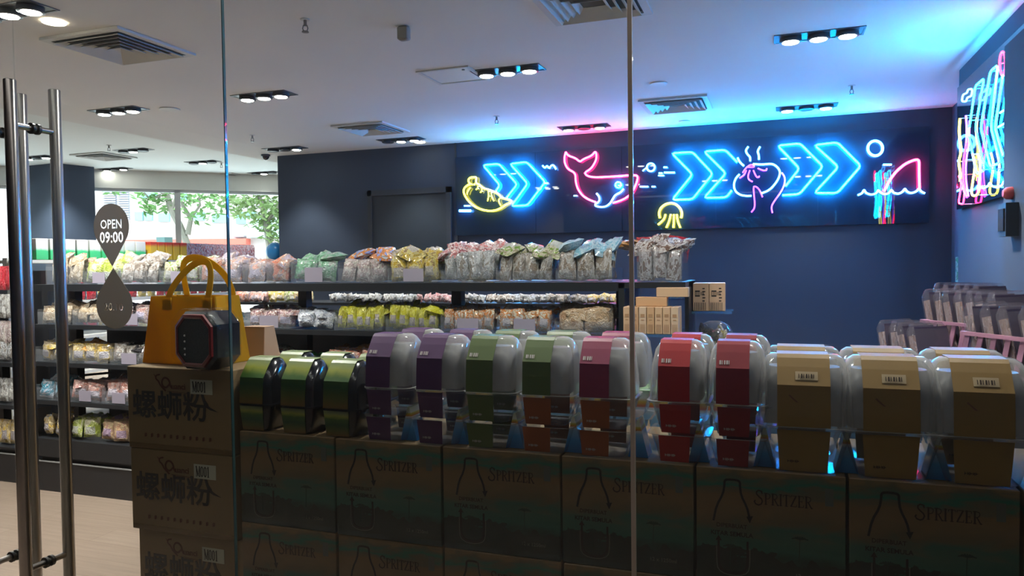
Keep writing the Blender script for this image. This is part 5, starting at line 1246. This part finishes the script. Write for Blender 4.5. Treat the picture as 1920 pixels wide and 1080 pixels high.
def clam(W=.20, Hh=.24, D=.055):
    t = thing('cookie_clamshell', 'x', 'packaged cookies')
    MB().loft([(0, W/2-.012, D/2-.008, .006), (.012, W/2, D/2, .012), (Hh-.03, W/2, D/2, .012), (Hh, W/2-.02, D/2-.012, .006)], 0, 0, 3).build('clear_shell', m_clamp, t, True)
    MB().loft([(.01, W/2-.005, D/2-.008, .004), (Hh*.80, W/2-.005, D/2-.008, .006)], 0, 0, 2).build('cookies', m_cookie, t)
    MB().box(-W/2+.012, W/2-.012, -D/2+.002, -D/2+.005, .012, Hh*.93).build('dark_card', m_dkf, t)
    return t
cl0 = None
def clams(n, bx_, by_, ln, wd, z, lean, lab, grp, sc_=1.0):
    global cl0
    d = Vector((math.sin(ZR), -math.cos(ZR))); e = Vector((math.cos(ZR), math.sin(ZR)))
    for i in range(n):
        if cl0 is None: o = cl0 = clam()
        else: o = dup(cl0)
        c = Vector((bx_, by_))+d*(.03+(ln-.05)*(i+.1)/n)+e*wd/2
        o['label'] = lab16(lab, ', %s from the back' % ordn(i), ', '+ordn(i)); o['group'] = grp; o.scale = (.92, .95, sc_)
        o.location = (c.x, c.y, z+.013); o.rotation_euler = (lean+rnd.uniform(-.04, .04), rnd.uniform(-.03, .03), ZR+rnd.uniform(-.05, .05))
RK = [('middle pink crate of the rack', .66, 4.05, .50, .22, 1.07, .14, 9, 7), ('pink crate nearest the right edge of the photo', .68, 3.30, .65, .20, 1.07, .15, 11, 7),
      ('low pink crate at the left of the rack', .44, 3.88, .33, .22, .93, .10, 6, 4), ('pink crate at the back near the wall', .80, 4.60, .40, .20, 1.11, .12, 8, 5)]
stand = thing('crate_stand', 'dark stepped stand carrying the pink crates along the right wall', 'stand', (.8, 3.6, 0))
for nm, bx_, by_, ln, wd, z0, h, ns, nc in RK:
    crate(nm.replace('pink crate', 'pink slatted crate'), bx_, by_, ln, wd, z0, h, ns)
    clams(nc, bx_, by_, ln, wd, z0, -.22, 'clear cookie clamshell leaning in the '+nm, 'clamshells in the '+nm, 1.16 if wd > .21 else 1.05)
    d = Vector((math.sin(ZR), -math.cos(ZR))); e = Vector((math.cos(ZR), math.sin(ZR))); p0 = Vector((bx_-.8, by_-3.6))
    MB().vprism([tuple(p0), tuple(p0+d*ln), tuple(p0+d*ln+e*wd), tuple(p0+e*wd)], 0, z0-.002).build('step', m_shelf, stand)
# ================================================================ OUTSIDE
m_grd = pm('pavement', (.45, .42, .40), .9)
struct('ground', MB().box(-60, 30, 14.6, 70, -.3, -.1), m_grd, 'pale pavement outside the far window', 'ground')
m_bw = pm('pink_white_render', (.95, .80, .78), .8, var=.04, scale=.5)
def bwall():
    m, nt, N, L, P = nodes('pale_facade_render')
    tc = N.new('ShaderNodeTexCoord'); nz = N.new('ShaderNodeTexNoise'); nz.inputs['Scale'].default_value = .3; L.new(tc.outputs['Object'], nz.inputs[0])
    r = ramp(N, L, nz.outputs['Fac'], [(.35, (.60, .46, .46)), (.65, (.58, .56, .57))]); L.new(r.outputs[0], P.inputs['Base Color']); P.inputs['Roughness'].default_value = .8; return m
m_bw = bwall(); m_lou = pm('grey_louvre', (.42, .42, .52), .5); m_win = pm('teal_window_glass', (.25, .58, .60), .15); m_redb = pm('red_parapet', (.75, .16, .12), .6)
def PZ(px, py, dist):
    d = ray(px, py); d = d/d.dot(FW); return CAM+d*dist
BD = 34.0
# building frame: origin and axes (faces the camera)
bo = PZ(360, 470, BD); bx = (RT-Vector((0, 0, RT.z))).normalized(); byv = Vector((-bx.y, bx.x, 0))
bt = thing('office_building', 'pale pink and white building with louvred panels outside the far window', 'building', (bo.x, bo.y, -.1), math.atan2(bx.y, bx.x))
def bpt(px, py): p = PZ(px, py, BD); v = p-Vector((bo.x, bo.y, -.1)); return v.dot(bx), v.z
MB().box(-22, 9, 0, 6, 0, 14).build('facade', m_bw, bt)
def bpanel(name, mat, x0, y0, x1, y1, d=.12, lv=0, par=bt):
    a = bpt(x0, y1); b = bpt(x1, y0); mb = MB()
    if lv:
        for k_ in range(lv):
            z = a[1]+(b[1]-a[1])*k_/lv; mb.box(a[0], b[0], -d, 0, z, z+(b[1]-a[1])/lv*.6)
    else: mb.box(a[0], b[0], -d, 0, a[1], b[1])
    return mb.build(name, mat, par)
bpanel('louvre_panel', m_lou, 196, 350, 220, 402, lv=12); bpanel('louvre_panel', m_lou, 225, 352, 244, 412, lv=14)
for (a, b, c_, d_) in ((256, 398, 270, 414), (274, 398, 288, 414), (300, 400, 320, 416), (268, 352, 296, 372), (330, 358, 352, 376), (400, 402, 430, 418), (445, 398, 480, 420), (360, 398, 385, 414)): bpanel('window', m_win, a, b, c_, d_)
bpanel('parapet', m_redb, 244, 448, 470, 462, d=.6); bpanel('balcony_slab', m_lint, 440, 372, 545, 378, d=1.0); bpanel('lower_block', pm('mint_render', (.55, .85, .78), .8), 470, 410, 545, 446, d=.5)
for k_ in range(4): bpanel('sign_bar', m_lou, 441, 442+k_*7, 462, 445+k_*7, d=.3)
# trees
m_bark = pm('grey_bark', (.20, .18, .15), .9, var=.2); m_leaf = pm('green_leaves', (.12, .26, .07), .6, var=.4, scale=1.5); m_leaf2 = pm('olive_leaves', (.16, .24, .08), .6, var=.4, scale=1.5)
def leafcloud(mb, c_, r, n, s=.16):
    for _ in range(n):
        a = rnd.uniform(0, 6.28); b = rnd.uniform(-1, 1); q = r*rnd.uniform(.3, 1)**.5
        p = c_+Vector((q*math.cos(a)*math.sqrt(1-b*b), q*math.sin(a)*math.sqrt(1-b*b), q*b*.7))
        u = Vector((rnd.uniform(-1, 1), rnd.uniform(-1, 1), rnd.uniform(-.6, .6))).normalized()*s; v = u.cross(Vector((rnd.uniform(-1, 1), rnd.uniform(-1, 1), 1))).normalized()*s*.45
        mb.add([p-u, p+v, p+u, p-v], [(0, 1, 2, 3)])
TD = 21.0
def tree(lab, base_px, limbs, clouds, dist=TD, mat=m_leaf, n=90, s=.12, r0=.16):
    b = PZ(base_px[0], base_px[1], dist); b.z = -.1
    t = thing('street_tree', lab, 'tree', b)
    mb = MB()
    for L_ in limbs:
        pts = [PZ(x, y, dist)-b+Vector((0, dy, 0)) for x, y, dy in L_[1]]
        if L_[2]: pts = [Vector((pts[0].x, pts[0].y, 0))]+pts
        m = len(pts); mb.tube(smoothline(pts, 1), L_[0], 7) if not isinstance(L_[0], tuple) else mb.tube(pts, [L_[0][0]+(L_[0][1]-L_[0][0])*i/(m-1) for i in range(m)], 7)
    mb.build('trunk', m_bark, t, True)
    lf = MB()
    for (x, y, r, dy) in clouds: leafcloud(lf, PZ(x, y, dist)-b+Vector((0, dy, 0)), r, n, s)
    lf.build('foliage', mat, t)
tree('forked grey tree with thin green leaves outside the far window', (352, 470), [((.11, .07), [(350, 455, 0), (338, 425, 0), (322, 395, 0), (298, 365, .3), (270, 345, .4), (240, 335, .5)], True), ((.08, .04), [(352, 440, 0), (358, 410, 0), (348, 380, -.2), (342, 345, -.4)], False),
      ((.05, .02), [(322, 395, 0), (330, 370, 0), (322, 345, 0), (300, 330, 0)], False), ((.04, .02), [(358, 410, 0), (375, 385, 0), (372, 350, 0)], False), ((.05, .02), [(300, 368, 0), (280, 372, 0), (262, 352, 0)], False)],
     [(300, 350, 1.0, 0), (335, 345, .9, .5), (375, 390, .7, 0), (290, 385, .45, 0), (210, 342, .5, 0), (265, 345, .6, 0), (380, 350, .8, 0), (410, 355, .8, 0)], n=85)
tree('leafy green tree outside, seen left of the dark wall corner', (500, 470), [((.10, .05), [(505, 460, 0), (498, 420, 0), (490, 380, 0), (480, 350, 0)], True), ((.05, .02), [(498, 420, 0), (520, 390, 0), (535, 360, 0)], False)],
     [(460, 360, .9, 0), (500, 365, 1.1, 0), (530, 380, 1.0, 0), (530, 420, .8, 0), (480, 395, .7, 0), (535, 445, .6, 0)], dist=20, n=150, mat=m_leaf2)
o = MB().box(-.14, .14, -.14, .14, 0, 2.45).build('utility_box', pm('dark_green_box', (.06, .12, .12), .6), None, False, PZ(309, 470, 20)-Vector((0, 0, PZ(309, 470, 20).z+.1))); tag(o, 'dark utility cabinet standing outside beside the tree', 'cabinet')
